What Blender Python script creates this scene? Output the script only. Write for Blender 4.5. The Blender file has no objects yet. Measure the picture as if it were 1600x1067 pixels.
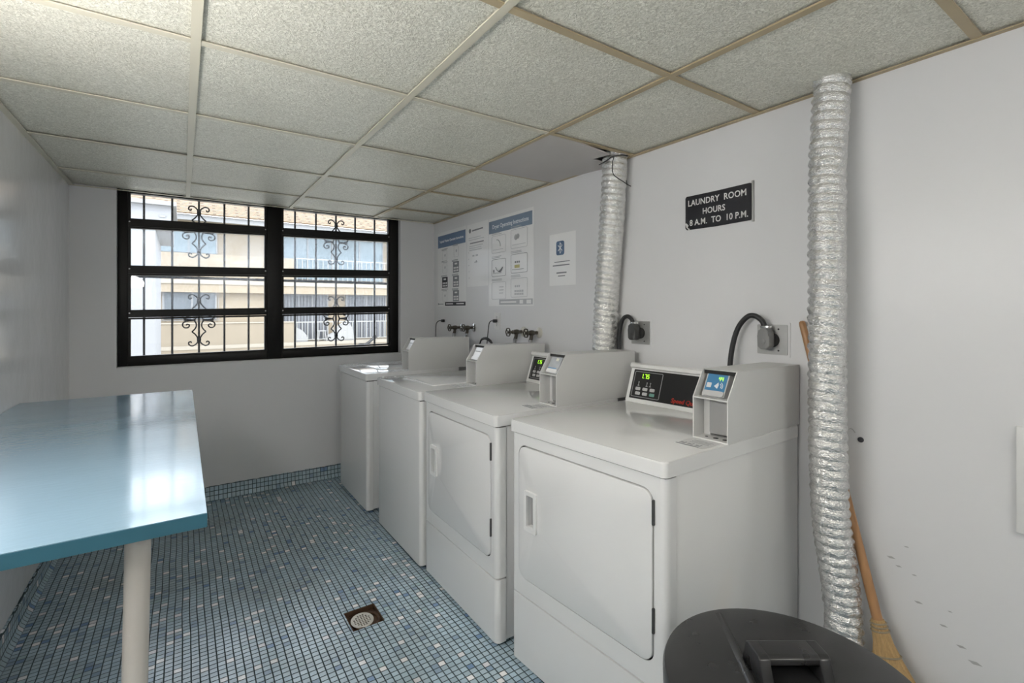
import bpy, bmesh, math, random
from mathutils import Vector, Matrix, noise
R = math.radians
random.seed(7)
SC = bpy.context.scene
COL = SC.collection

# ------------------------------------------------------------------ camera, light, exposure
cd = bpy.data.cameras.new('camera'); cam = bpy.data.objects.new('camera', cd); COL.objects.link(cam)
cam.location = (0, 0, 1.35); cam.rotation_euler = (R(90), 0, -0.598)
cd.sensor_fit = 'HORIZONTAL'; cd.sensor_width = 36.0; cd.lens = 36.0 * 756 / 1600
cd.shift_y = -(533.5 - 482.4) / 1600; cd.clip_start = 0.02; cd.clip_end = 300
SC.camera = cam
vs = SC.view_settings
vs.view_transform = 'Standard'; vs.look = 'None'; vs.gamma = 1.0; vs.use_curve_mapping = False
vs.exposure = 0.0
try: SC.display_settings.display_device = 'sRGB'
except Exception: pass

SKY = 6.8
SUN = 1.5
FILL = 21.5  # strength of the added, unseen fill lights
w = bpy.data.worlds.new('world'); SC.world = w; w.use_nodes = True
bg = w.node_tree.nodes['Background']; bg.inputs[0].default_value = (0.88, 0.945, 1.0, 1); bg.inputs[1].default_value = SKY
sd = bpy.data.lights.new('sun', 'SUN'); sd.energy = SUN; sd.angle = R(1.0); sd.color = (1, .95, .86)
so = bpy.data.objects.new('sun', sd); COL.objects.link(so)
so.rotation_euler = (R(48), 0, R(-28))          # shines away from the window wall onto the houses across the court

# ------------------------------------------------------------------ materials
def nodes_of(name):
    m = bpy.data.materials.new(name); m.use_nodes = True
    nt = m.node_tree; b = nt.nodes['Principled BSDF']
    return m, nt, b
def N(nt, typ, **k):
    n = nt.nodes.new(typ)
    for a, v in k.items():
        if a.startswith('i_'): n.inputs[a[2:].replace('_', ' ')].default_value = v
        else: setattr(n, a, v)
    return n
def L(nt, a, b): nt.links.new(a, b)
def c4(c): return (c[0], c[1], c[2], 1)
def mix_col(nt, fac, a, b):
    n = N(nt, 'ShaderNodeMix', data_type='RGBA')
    for sock, v in ((n.inputs[0], fac), (n.inputs[6], a), (n.inputs[7], b)):
        if hasattr(v, 'links') or hasattr(v, 'is_linked'): L(nt, v, sock)
        else: sock.default_value = v if isinstance(v, (int, float)) else c4(v)
    return n.outputs[2]
def math_n(nt, op, a, b=None, c=None):
    n = N(nt, 'ShaderNodeMath', operation=op)
    for k, v in enumerate((a, b, c)):
        if v is None: continue
        if hasattr(v, 'is_linked'): L(nt, v, n.inputs[k])
        else: n.inputs[k].default_value = v
    return n.outputs[0]
def mat(name, col, rough=.5, metal=0, spec=.5, var=0, vscale=8, bump=0, bscale=60, bdist=.002, coat=0, emit=None, es=0, rvar=0, stretch=None):
    m, nt, b = nodes_of(name)
    b.inputs['Base Color'].default_value = c4(col); b.inputs['Roughness'].default_value = rough
    b.inputs['Metallic'].default_value = metal; b.inputs['Specular IOR Level'].default_value = spec
    if coat: b.inputs['Coat Weight'].default_value = coat; b.inputs['Coat Roughness'].default_value = .08
    if emit: b.inputs['Emission Color'].default_value = c4(emit); b.inputs['Emission Strength'].default_value = es
    tc = N(nt, 'ShaderNodeTexCoord'); vec = tc.outputs['Object']
    if stretch:
        mp = N(nt, 'ShaderNodeMapping'); mp.inputs['Scale'].default_value = stretch; L(nt, vec, mp.inputs[0]); vec = mp.outputs[0]
    if var or rvar:
        n = N(nt, 'ShaderNodeTexNoise'); n.inputs['Scale'].default_value = vscale; n.inputs['Detail'].default_value = 6; L(nt, vec, n.inputs['Vector'])
        f = n.outputs['Fac']
        if var: L(nt, mix_col(nt, f, tuple(x * (1 - var) for x in col), tuple(min(1, x * (1 + var)) for x in col)), b.inputs['Base Color'])
        if rvar: L(nt, math_n(nt, 'MULTIPLY_ADD', f, rvar * 2, rough - rvar), b.inputs['Roughness'])
    if bump:
        n = N(nt, 'ShaderNodeTexNoise'); n.inputs['Scale'].default_value = bscale; n.inputs['Detail'].default_value = 4; L(nt, vec, n.inputs['Vector'])
        bp = N(nt, 'ShaderNodeBump'); bp.inputs['Strength'].default_value = bump; bp.inputs['Distance'].default_value = bdist
        L(nt, n.outputs['Fac'], bp.inputs['Height']); L(nt, bp.outputs[0], b.inputs['Normal'])
    return m

def tile_mat(name, ax, px, py):
    """small glazed mosaic, one random colour per tile; ax = the two object axes it runs along"""
    m, nt, b = nodes_of(name)
    tc = N(nt, 'ShaderNodeTexCoord'); sp = N(nt, 'ShaderNodeSeparateXYZ'); L(nt, tc.outputs['Object'], sp.inputs[0])
    wob = N(nt, 'ShaderNodeTexNoise'); wob.inputs['Scale'].default_value = 3.0; L(nt, tc.outputs['Object'], wob.inputs['Vector'])
    wv = math_n(nt, 'MULTIPLY_ADD', wob.outputs['Fac'], .012, -.006)
    u = math_n(nt, 'DIVIDE', math_n(nt, 'ADD', sp.outputs[ax[0]], wv), px)
    v = math_n(nt, 'DIVIDE', math_n(nt, 'ADD', sp.outputs[ax[1]], wv), py)
    cu, cv = math_n(nt, 'FLOOR', u), math_n(nt, 'FLOOR', v)
    fu, fv = math_n(nt, 'FRACT', u), math_n(nt, 'FRACT', v)
    cb = N(nt, 'ShaderNodeCombineXYZ'); L(nt, cu, cb.inputs[0]); L(nt, cv, cb.inputs[1])
    wn = N(nt, 'ShaderNodeTexWhiteNoise', noise_dimensions='3D'); L(nt, cb.outputs[0], wn.inputs['Vector'])
    cr = N(nt, 'ShaderNodeValToRGB'); cr.color_ramp.interpolation = 'CONSTANT'
    E = [(0, (0.429, 0.551, 0.629)), (.16, (0.461, 0.594, 0.677)), (.32, (0.408, 0.518, 0.593)), (.48, (0.456, 0.572, 0.641)), (.62, (0.424, 0.551, 0.641)), (.76, (0.376, 0.491, 0.568)),
         (.87, (0.286, 0.393, 0.515)), (.915, (0.212, 0.327, 0.515)), (.935, (0.403, 0.545, 0.586)), (.957, (0.900, 0.894, 0.900)), (.982, (0.742, 0.742, 0.766))]
    while len(cr.color_ramp.elements) < len(E): cr.color_ramp.elements.new(.5)
    for e, (p, c) in zip(cr.color_ramp.elements, E): e.position = p
    for e, (p, c) in zip(cr.color_ramp.elements, E): e.color = c4(c)
    L(nt, wn.outputs['Value'], cr.inputs[0])
    def edge(f, g):
        d = math_n(nt, 'ABSOLUTE', math_n(nt, 'SUBTRACT', f, .5))
        mr = N(nt, 'ShaderNodeMapRange'); mr.inputs[1].default_value = .5 - g; mr.inputs[2].default_value = .5 - g * .55; L(nt, d, mr.inputs[0]); return mr.outputs[0]
    g = math_n(nt, 'MAXIMUM', edge(fu, .095), edge(fv, .095))
    st = N(nt, 'ShaderNodeTexNoise'); st.inputs['Scale'].default_value = 2.2; st.inputs['Detail'].default_value = 5; L(nt, tc.outputs['Object'], st.inputs['Vector'])
    mr = N(nt, 'ShaderNodeMapRange'); mr.inputs[1].default_value = .5; mr.inputs[2].default_value = .75; L(nt, st.outputs['Fac'], mr.inputs[0])
    tcol = mix_col(nt, math_n(nt, 'MULTIPLY', mr.outputs[0], .45), cr.outputs[0], (.20, .20, .15))
    col = mix_col(nt, g, tcol, (.030, .055, .062))
    L(nt, col, b.inputs['Base Color'])
    L(nt, math_n(nt, 'MULTIPLY_ADD', g, .5, .22), b.inputs['Roughness'])
    # every tile is a little tilted
    h = math_n(nt, 'SUBTRACT', math_n(nt, 'MULTIPLY', math_n(nt, 'SUBTRACT', wn.outputs['Value'], .5), math_n(nt, 'ADD', fu, fv)), math_n(nt, 'MULTIPLY', g, 1.6))
    bp = N(nt, 'ShaderNodeBump'); bp.inputs['Strength'].default_value = .55; bp.inputs['Distance'].default_value = .0014; L(nt, h, bp.inputs['Height'])
    L(nt, bp.outputs[0], b.inputs['Normal'])
    return m

def foil_tile_mat():
    m, nt, b = nodes_of('ceiling_tile')
    tc = N(nt, 'ShaderNodeTexCoord')
    n = N(nt, 'ShaderNodeTexNoise'); n.inputs['Scale'].default_value = 72; n.inputs['Detail'].default_value = 2; n.inputs['Distortion'].default_value = 2.4; L(nt, tc.outputs['Object'], n.inputs['Vector'])
    vo = N(nt, 'ShaderNodeTexVoronoi'); vo.inputs['Scale'].default_value = 75; L(nt, tc.outputs['Object'], vo.inputs['Vector'])
    big = N(nt, 'ShaderNodeTexNoise'); big.inputs['Scale'].default_value = 2.3; big.inputs['Detail'].default_value = 6; L(nt, tc.outputs['Object'], big.inputs['Vector'])
    mr = N(nt, 'ShaderNodeMapRange'); mr.inputs[1].default_value = .35; mr.inputs[2].default_value = .7; L(nt, n.outputs['Fac'], mr.inputs[0])
    c1 = mix_col(nt, mr.outputs[0], (.60, .58, .485), (.95, .93, .83))
    mb = N(nt, 'ShaderNodeMapRange'); mb.inputs[1].default_value = .55; mb.inputs[2].default_value = .8; L(nt, big.outputs['Fac'], mb.inputs[0])
    L(nt, mix_col(nt, math_n(nt, 'MULTIPLY', mb.outputs[0], .35), c1, (.52, .49, .40)), b.inputs['Base Color'])
    b.inputs['Roughness'].default_value = .42
    bp = N(nt, 'ShaderNodeBump'); bp.inputs['Strength'].default_value = .75; bp.inputs['Distance'].default_value = .004
    L(nt, math_n(nt, 'ADD', n.outputs['Fac'], math_n(nt, 'MULTIPLY', vo.outputs['Distance'], .5)), bp.inputs['Height']); L(nt, bp.outputs[0], b.inputs['Normal'])
    return m

def pane_mat(name, haze, tint=(.97, .98, 1.0), hz=(.75, .82, .92)):
    m = bpy.data.materials.new(name); m.use_nodes = True; nt = m.node_tree; nt.nodes.clear()
    out = N(nt, 'ShaderNodeOutputMaterial'); tr = N(nt, 'ShaderNodeBsdfTransparent'); tr.inputs[0].default_value = c4(tint)
    gl = N(nt, 'ShaderNodeBsdfGlossy'); gl.inputs['Roughness'].default_value = .02
    fr = N(nt, 'ShaderNodeFresnel'); fr.inputs[0].default_value = 1.45
    mx = N(nt, 'ShaderNodeMixShader'); L(nt, fr.outputs[0], mx.inputs[0]); L(nt, tr.outputs[0], mx.inputs[1]); L(nt, gl.outputs[0], mx.inputs[2])
    last = mx.outputs[0]
    if haze:
        tl = N(nt, 'ShaderNodeBsdfTranslucent'); tl.inputs[0].default_value = c4(hz)
        tc = N(nt, 'ShaderNodeTexCoord'); n = N(nt, 'ShaderNodeTexNoise'); n.inputs['Scale'].default_value = 5; n.inputs['Detail'].default_value = 5; L(nt, tc.outputs['Object'], n.inputs['Vector'])
        m2 = N(nt, 'ShaderNodeMixShader'); L(nt, math_n(nt, 'MULTIPLY', n.outputs['Fac'], haze * 2), m2.inputs[0]); L(nt, last, m2.inputs[1]); L(nt, tl.outputs[0], m2.inputs[2]); last = m2.outputs[0]
    L(nt, last, out.inputs[0]); return m

def brick_mat(name, c1, c2, mortar, scale, bw, bh, axes_rot=(0, 0, 0), rough=.85):
    m, nt, b = nodes_of(name); b.inputs['Roughness'].default_value = rough
    tc = N(nt, 'ShaderNodeTexCoord'); mp = N(nt, 'ShaderNodeMapping'); mp.inputs['Rotation'].default_value = axes_rot; L(nt, tc.outputs['Object'], mp.inputs[0])
    br = N(nt, 'ShaderNodeTexBrick'); L(nt, mp.outputs[0], br.inputs['Vector']); br.inputs['Scale'].default_value = scale
    br.inputs['Color1'].default_value = c4(c1); br.inputs['Color2'].default_value = c4(c2); br.inputs['Mortar'].default_value = c4(mortar)
    br.inputs['Mortar Size'].default_value = .035 if rough < .8 else .055; br.inputs['Brick Width'].default_value = bw; br.inputs['Row Height'].default_value = bh
    L(nt, br.outputs['Color'], b.inputs['Base Color']); return m

def foil_mat(name, tint=(.80, .80, .79)):
    m, nt, b = nodes_of(name); b.inputs['Base Color'].default_value = c4(tint); b.inputs['Metallic'].default_value = .92; b.inputs['Roughness'].default_value = .24
    tc = N(nt, 'ShaderNodeTexCoord'); mp = N(nt, 'ShaderNodeMapping'); mp.inputs['Scale'].default_value = (1, 1, 2.2); mp.inputs['Rotation'].default_value = (.3, .5, 0); L(nt, tc.outputs['Object'], mp.inputs[0])
    n = N(nt, 'ShaderNodeTexNoise'); n.inputs['Scale'].default_value = 85; n.inputs['Detail'].default_value = 5; n.inputs['Distortion'].default_value = .8; L(nt, mp.outputs[0], n.inputs['Vector'])
    bp = N(nt, 'ShaderNodeBump'); bp.inputs['Strength'].default_value = .9; bp.inputs['Distance'].default_value = .006; L(nt, n.outputs['Fac'], bp.inputs['Height']); L(nt, bp.outputs[0], b.inputs['Normal'])
    return m

M = {}
M['wall'] = mat('wall_paint', (.72, .72, .73), .34, spec=.4, var=.015, vscale=2, bump=.18, bscale=5, bdist=.02)
M['wall_left'] = mat('gloss_wall_paint', (.76, .76, .77), .16, spec=.6, bump=.22, bscale=4, bdist=.02)
M['wall_back'] = mat('back_wall_paint', (.69, .69, .70), .4, var=.015, vscale=2, bump=.1, bscale=6, bdist=.01)
M['floor'] = tile_mat('floor_mosaic', (0, 1), .0277, .0248)
M['base_x'] = tile_mat('cove_mosaic_along_window', (0, 2), .0265, .032)
M['base_y'] = tile_mat('cove_mosaic_along_side', (1, 2), .0265, .032)
M['ceil'] = foil_tile_mat()
M['slab'] = mat('plenum_slab', (.25, .23, .2), .9)
M['grid'] = mat('grid_cream', (.66, .62, .50), .45, var=.06, vscale=3)
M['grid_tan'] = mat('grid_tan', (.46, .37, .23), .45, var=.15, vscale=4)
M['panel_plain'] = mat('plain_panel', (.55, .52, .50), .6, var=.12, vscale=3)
M['enamel'] = mat('white_enamel', (.745, .745, .74), .09, var=.008, vscale=3, coat=.3)
M['enamel_mat'] = mat('white_powder_coat', (.64, .64, .63), .38, bump=.1, bscale=400, bdist=.0004)
M['plastic_white'] = mat('white_plastic', (.76, .76, .75), .3)
M['shade'] = mat('recess_shade_grey', (.30, .30, .30), .4)  # door handle pocket: its shade is put into the grey
M['grey_panel'] = mat('grey_metal_plate', (.36, .36, .355), .4, metal=.3)
M['dark'] = mat('dark_gap', (.02, .02, .02), .8)
M['hinge'] = mat('dark_hinge', (.10, .10, .10), .4, metal=.7)
M['black_panel'] = mat('black_control_panel', (.012, .012, .013), .28)
M['outline'] = mat('panel_outline_grey', (.35, .35, .36), .5)
M['button'] = mat('button_grey', (.50, .50, .50), .5)
M['button_green'] = mat('button_green', (.16, .36, .30), .5)
M['red'] = mat('red_lettering', (.62, .035, .015), .45)
M['led'] = mat('green_led', (.2, .5, .02), .4, emit=(.45, 1, .03), es=1.6)
M['reader_blue'] = mat('card_reader_blue', (.055, .21, .40), .3)
M['reader_silver'] = mat('card_reader_silver', (.62, .64, .67), .25, metal=.4)
M['reader_grey'] = mat('card_reader_grey_plastic', (.5, .5, .5), .35)
M['screen_pale'] = mat('pale_screen', (.75, .75, .65), .3)
M['white_ink'] = mat('white_ink', (.8, .82, .84), .5)
M['ink'] = mat('grey_ink', (.24, .25, .27), .6)
M['ink_light'] = mat('light_grey_ink', (.50, .51, .53), .6)
M['ink_dark'] = mat('dark_ink', (.04, .04, .05), .6)
M['ink_blue'] = mat('blue_ink', (.10, .17, .29), .35)
M['ink_steel'] = mat('steel_blue_ink', (.20, .27, .37), .35)
M['ink_yellow'] = mat('yellow_ink', (.6, .55, .25), .6)
M['paper'] = mat('laminated_paper', (.90, .90, .90), .16, bump=.25, bscale=9, bdist=.006)
M['paper_bright'] = mat('white_paper', (.90, .90, .91), .22, bump=.2, bscale=8, bdist=.004)
M['sticker'] = mat('pale_sticker', (.66, .66, .66), .4)
M['sign'] = mat('black_sign', (.017, .017, .022), .35)
M['sign_text'] = mat('engraved_white', (.72, .72, .70), .5)
M['foil'] = foil_mat('foil_duct'); M['foil_pale'] = foil_mat('foil_duct_pale', (.86, .86, .84))
M['cable'] = mat('black_rubber_cable', (.018, .018, .02), .4)
M['plug_grey'] = mat('grey_plug', (.22, .22, .22), .45)
M['plug_dark'] = mat('dark_plug', (.05, .05, .05), .45)
M['steel'] = mat('worn_steel_plate', (.48, .48, .47), .38, metal=.7, var=.15, vscale=20)
M['steel_dark'] = mat('tarnished_brass', (.10, .09, .075), .35, metal=.8, var=.3, vscale=40)
M['chrome'] = mat('chrome', (.7, .7, .7), .15, metal=1)
M['escutcheon'] = mat('pale_escutcheon', (.60, .58, .52), .4, metal=.2)
M['table_top'] = mat('blue_laminate', (.175, .265, .335), .17, var=.05, vscale=3, rvar=.07, coat=.35, bump=.22, bscale=34, bdist=.002, stretch=(.8, 2.4, 1))
M['table_edge'] = mat('teal_edge', (.028, .105, .145), .35, var=.1, vscale=6)
M['leg_paint'] = mat('white_leg_paint', (.54, .505, .46), .4, var=.06, vscale=12)
M['black_frame'] = mat('black_window_frame', (.008, .0075, .007), .4, spec=.22, var=.2, vscale=5)
M['iron'] = mat('black_iron', (.012, .012, .014), .5)
M['pane'] = pane_mat('clear_pane', 0); M['pane_haze'] = pane_mat('hazy_pane', .075); M['pane_dust'] = pane_mat('dusty_pane', .035)
M['black_plastic'] = mat('black_plastic', (.022, .022, .023), .28, var=.1, vscale=20, bump=.08, bscale=120, bdist=.001, rvar=.02)
M['wood'] = mat('broom_handle_wood', (.40, .215, .10), .4, var=.2, vscale=10, stretch=(6, 6, .6))
M['straw'] = mat('broom_straw', (.50, .33, .15), .7, var=.35, vscale=60, bump=.6, bscale=90, bdist=.004, stretch=(8, 8, .8))
M['twine'] = mat('broom_twine', (.30, .25, .17), .7)
M['rust'] = mat('rusty_iron', (.10, .055, .03), .75, var=.7, vscale=14)
M['strainer'] = mat('strainer_metal', (.60, .55, .47), .35, metal=.6, var=.2, vscale=30)
M['diffuser'] = mat('fill_light_diffuser', (.9, .9, .9), .5, emit=(1, .975, .94), es=FILL)
M['scuff'] = mat('scuff_grey', (.42, .42, .42), .7)
M['stucco'] = mat('peach_stucco', (0.244, 0.198, 0.140), .9, var=.06, vscale=2)
M['stucco_par'] = mat('sand_stucco', (0.218, 0.182, 0.135), .9, var=.1, vscale=1.5)
M['stucco_pale'] = mat('pale_stucco_edge', (0.286, 0.255, 0.208), .9)
M['white_stucco'] = mat('white_stucco', (0.20, 0.20, 0.205), .9, var=.02, vscale=1)
M['white_stucco_up'] = mat('white_stucco_upper', (0.208, 0.208, 0.213), .9)
M['shingle'] = brick_mat('roof_shingles', (.33, .24, .15), (.23, .16, .095), (.09, .06, .035), 1.0, .75, .16)
M['fascia'] = mat('grey_fascia', (0.198, 0.198, 0.198), .7)
M['blinds'] = brick_mat('vertical_blinds', (.16, .165, .175), (.11, .115, .125), (.05, .05, .055), 1.0, .13, 6.0, (R(90), 0, 0), .5)
M['far_glass'] = mat('far_window_glass', (0.083, 0.094, 0.104), .25, var=.35, vscale=1.2)
M['far_glass_blue'] = mat('far_blue_glass', (0.114, 0.156, 0.177), .2, var=.3, vscale=1.1)
M['railing'] = mat('white_railing', (0.286, 0.281, 0.260), .6)
M['ground'] = mat('pale_paving', (0.42, 0.39, 0.33), .9, var=.15, vscale=.8)
M['cover'] = mat('white_cover_cloth', (0.322, 0.317, 0.312), .9)
M['dark_grey'] = mat('dark_grey_fixture', (.03, .03, .03), .5)

# ------------------------------------------------------------------ mesh helpers
class B:
    def __init__(s): s.bm = bmesh.new()
    def box(s, x0, x1, y0, y1, z0, z1, bev=0, seg=2):
        r = bmesh.ops.create_cube(s.bm, size=1); vs_ = r['verts']
        for v in vs_: v.co = Vector(((x0 + x1) / 2 + v.co.x * (x1 - x0), (y0 + y1) / 2 + v.co.y * (y1 - y0), (z0 + z1) / 2 + v.co.z * (z1 - z0)))
        if bev:
            es = {e for v in vs_ for e in v.link_edges}
            bmesh.ops.bevel(s.bm, geom=list(es), offset=bev, segments=seg, profile=.5, affect='EDGES')
        return s
    def loops(s, rings, closed=True, caps=True, flip=False):
        rs = [[s.bm.verts.new(p) for p in r] for r in rings]
        n = len(rs[0])
        for a, b in zip(rs, rs[1:]):
            for i in range(n if closed else n - 1):
                j = (i + 1) % n
                s.bm.faces.new((a[i], a[j], b[j], b[i]))
        if caps and n > 2:
            s.bm.faces.new(list(reversed(rs[0]))); s.bm.faces.new(rs[-1])
        return s
    def prism(s, poly, f, lo, hi):
        """poly of 2D points; f(a, b, t) -> 3D"""
        return s.loops([[f(a, b, lo) for a, b in poly], [f(a, b, hi) for a, b in poly]])
    def plate(s, outer, holes, f, lo, hi):
        """flat plate with holes, 2D loops mapped through f(a, b, t)"""
        es = []
        for lp in [outer] + holes:
            vs_ = [s.bm.verts.new(f(a, b, lo)) for a, b in lp]
            es += [s.bm.edges.new((vs_[i], vs_[(i + 1) % len(vs_)])) for i in range(len(vs_))]
        r = bmesh.ops.triangle_fill(s.bm, edges=es, use_beauty=True, use_dissolve=False)
        fs = [g for g in r['geom'] if isinstance(g, bmesh.types.BMFace)]
        ex = bmesh.ops.extrude_face_region(s.bm, geom=fs)
        d = f(0, 0, hi) - f(0, 0, lo)
        for g in ex['geom']:
            if isinstance(g, bmesh.types.BMVert): g.co += d
        return s
    def tube(s, pts, rad, seg=10, caps=True):
        pts = [Vector(p) for p in pts]; n = len(pts)
        if not isinstance(rad, (list, tuple)): rad = [rad] * n
        tang = [(pts[min(i + 1, n - 1)] - pts[max(i - 1, 0)]).normalized() for i in range(n)]
        ref = Vector((0, 0, 1)) if abs(tang[0].z) < .9 else Vector((1, 0, 0))
        u = tang[0].cross(ref).normalized(); rings = []
        for i in range(n):
            u = (u - tang[i] * u.dot(tang[i])).normalized(); v = tang[i].cross(u)
            rings.append([pts[i] + (u * math.cos(2 * math.pi * k / seg) + v * math.sin(2 * math.pi * k / seg)) * rad[i] for k in range(seg)])
        return s.loops(rings, caps=caps)
    def lathe(s, prof, mtx=Matrix(), seg=32, caps=True):
        rings = [[mtx @ Vector((r * math.cos(2 * math.pi * k / seg), r * math.sin(2 * math.pi * k / seg), z)) for k in range(seg)] for r, z in prof]
        return s.loops(rings, caps=caps)
    def build(s, name, m, parent=None, mtx=None, sharp=38, loc=None):
        bmesh.ops.remove_doubles(s.bm, verts=s.bm.verts, dist=1e-6)
        bmesh.ops.recalc_face_normals(s.bm, faces=s.bm.faces)
        if mtx: s.bm.transform(mtx)
        me = bpy.data.meshes.new(name); s.bm.to_mesh(me); s.bm.free()
        for p in me.polygons: p.use_smooth = True
        try: me.set_sharp_from_angle(angle=R(sharp))
        except Exception: pass
        me.materials.append(M[m] if isinstance(m, str) else m)
        o = bpy.data.objects.new(name, me); COL.objects.link(o)
        if parent: o.parent = parent
        if loc: o.location = loc
        return o
def tag(o, label=None, cat=None, group=None, kind=None):
    if label: o['label'] = label
    if cat: o['category'] = cat
    if group: o['group'] = group
    if kind: o['kind'] = kind
    return o
def struct(o): o['kind'] = 'structure'; return o
def empty(name, loc=(0, 0, 0), rz=0, mtx=None):
    o = bpy.data.objects.new(name, None); o.empty_display_size = .1; COL.objects.link(o)
    if mtx is not None: o.matrix_world = mtx
    else: o.location = loc; o.rotation_euler = (0, 0, rz)
    return o
def rrect(x0, x1, y0, y1, r, n=6):
    p = []
    for cx, cy, a0 in ((x1 - r, y1 - r, 0), (x0 + r, y1 - r, 90), (x0 + r, y0 + r, 180), (x1 - r, y0 + r, 270)):
        for k in range(n + 1):
            a = R(a0 + 90 * k / n); p.append((cx + r * math.cos(a), cy + r * math.sin(a)))
    return p
def circ(cx, cy, r, n=16): return [(cx + r * math.cos(2 * math.pi * k / n), cy + r * math.sin(2 * math.pi * k / n)) for k in range(n)]
FXY = lambda a, b, t: Vector((a, b, t))          # plate lying in XY
FXZ = lambda a, b, t: Vector((a, t, b))          # plate facing -Y
FYZ = lambda a, b, t: Vector((t, a, b))
def text_obj(body, size, name, m, parent, mtx, ext=.0006, align='CENTER', sx=1, shear=0, space=1, offset=0, bevel=0):
    cu = bpy.data.curves.new(name, 'FONT'); cu.body = body; cu.size = size; cu.extrude = ext; cu.align_x = align; cu.align_y = 'CENTER'
    cu.shear = shear; cu.space_character = space; cu.offset = offset; cu.resolution_u = 3; 
    t = bpy.data.objects.new('lettering_source', cu); COL.objects.link(t)
    dg = bpy.context.evaluated_depsgraph_get(); me = bpy.data.meshes.new_from_object(t.evaluated_get(dg))
    bpy.data.objects.remove(t); bpy.data.curves.remove(cu)
    if bevel:                                         # heavy type: the outline struck several times
        bm = bmesh.new()
        for dx, dy in ((0, 0), (bevel, 0), (-bevel, 0), (0, bevel), (0, -bevel)):
            n0 = len(bm.verts); bm.from_mesh(me); bm.verts.ensure_lookup_table()
            for v in bm.verts[n0:]: v.co += Vector((dx, dy, 0))
        bm.to_mesh(me); bm.free()
    me.name = name; me.transform(mtx @ Matrix.Diagonal((sx, 1, 1, 1))); me.materials.clear(); me.materials.append(M[m])
    o = bpy.data.objects.new(name, me); COL.objects.link(o)
    if parent: o.parent = parent
    return o
SEG = {'0': 'abcdef', '1': 'bc', '4': 'bcfg', '5': 'acdfg', '7': 'abc', '9': 'abcdfg'}
def seg7(bb, s, x, y, h):
    wd, t = h * .5, h * .13
    for ch in s:
        if ch == '.': bb.box(x, x + t, y, y + t, 0, .0006); x += t * 2; continue
        on = SEG[ch]
        rc = {'a': (0, wd, h - t, h), 'g': (0, wd, h / 2 - t / 2, h / 2 + t / 2), 'd': (0, wd, 0, t), 'f': (0, t, h / 2, h), 'e': (0, t, 0, h / 2), 'b': (wd - t, wd, h / 2, h), 'c': (wd - t, wd, 0, h / 2)}
        for k in on:
            a = rc[k]; bb.box(x + a[0], x + a[1], y + a[2], y + a[3], 0, .0006)
        x += wd + t * 1.4

XL, XR, YB, YF, H = -.58, 1.885, 4.02, -1.5, 2.12
TOP = 2.45

# ------------------------------------------------------------------ room shell
DX0, DX1, DY0, DY1 = .590, .726, 2.045, 2.194         # drain opening in the floor
b = B()
b.plate([(XL - .1, YF - .1), (XR + .1, YF - .1), (XR + .1, YB + .1), (XL - .1, YB + .1)], [[(DX0, DY0), (DX0, DY1), (DX1, DY1), (DX1, DY0)]], FXY, -.06, 0)
struct(b.build('floor', 'floor'))
WX0, WX1, WZ0 = -.352, 1.566, .962                    # window opening
b = B(); y0, y1 = YB, YB + .16
b.box(XL - .12, WX0, y0, y1, -.06, TOP); b.box(WX1, XR + .12, y0, y1, -.06, TOP); b.box(WX0, WX1, y0, y1, -.06, WZ0); b.box(WX0, WX1, y0, y1, 2.16, TOP)
struct(b.build('wall_back', 'wall_back'))
struct(B().box(XL - .12, XL, YF - .12, YB, -.06, TOP).build('wall_left', 'wall_left'))
wall_right = struct(B().box(XR, XR + .12, YF - .12, YB, -.06, TOP).build('wall_right', 'wall'))
struct(B().box(XL, XR, YF - .12, YF, -.06, TOP).build('wall_front', 'wall'))
# mosaic cove at the foot of the walls, top edge a bit ragged
def cove(name, m, a0, a1, place):
    b = B(); n = int((a1 - a0) / .0265); rings = []
    for i in range(n + 1):
        a = a0 + (a1 - a0) * i / n; h = .098 + .004 * noise.noise(Vector((a * 9, a0, 2))) + (.002 if i % 3 else -.002)
        prof = [(0, 0), (.030, 0), (.030, .006), (.017, .020), (.012, .040), (.011, h - .006), (.006, h), (0, h)]
        rings.append([place(a, d, z) for d, z in prof])
    b.loops(rings); return struct(b.build(name, m))
cove('baseboard_back', 'base_x', XL, XR, lambda a, d, z: Vector((a, YB - d, z)))
cove('baseboard_left', 'base_y', YF, YB, lambda a, d, z: Vector((XL + d, a, z)))
cove('baseboard_right', 'base_y', YF, YB, lambda a, d, z: Vector((XR - d, a, z)))

# suspended ceiling: foil faced tiles in a T-bar grid
GX = [XL, .032, .684, 1.336, XR]
GY = [YF + .16 + .0, -.886, -.247, .392, 1.031, 1.668, 2.305, 2.943, 3.580, YB]
b = B()
for i in range(4):
    for j in range(len(GY) - 1):
        if (i, j) == (3, 5): continue                 # bare board lies here, see ceiling_board
        x0, x1, yy0, yy1 = GX[i], GX[i + 1], GY[j], GY[j + 1]
        sag = random.uniform(.002, .009); n = 8; lift = random.uniform(0, .003)
        g = [[b.bm.verts.new((x0 + (x1 - x0) * p / n, yy0 + (yy1 - yy0) * q / n,
              H + .006 + lift - sag * math.sin(math.pi * p / n) * math.sin(math.pi * q / n))) for q in range(n + 1)] for p in range(n + 1)]
        for p in range(n):
            for q in range(n): b.bm.faces.new((g[p][q], g[p][q + 1], g[p + 1][q + 1], g[p + 1][q]))
b.box(XL, XR, YF, GY[0], H + .005, H + .009)
ceiling = struct(b.build('ceiling', 'ceil'))
B().box(XL - .12, XR + .12, YF - .12, YB + .16, TOP, TOP + .1).build('slab_above', 'slab', ceiling)
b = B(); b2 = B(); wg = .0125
for x in GX[1:3]: b.box(x - wg, x + wg, YF, YB, H - .002, H + .003)
b2.box(GX[3] - wg, GX[3] + wg, YF, YB, H - .002, H + .003)
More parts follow.
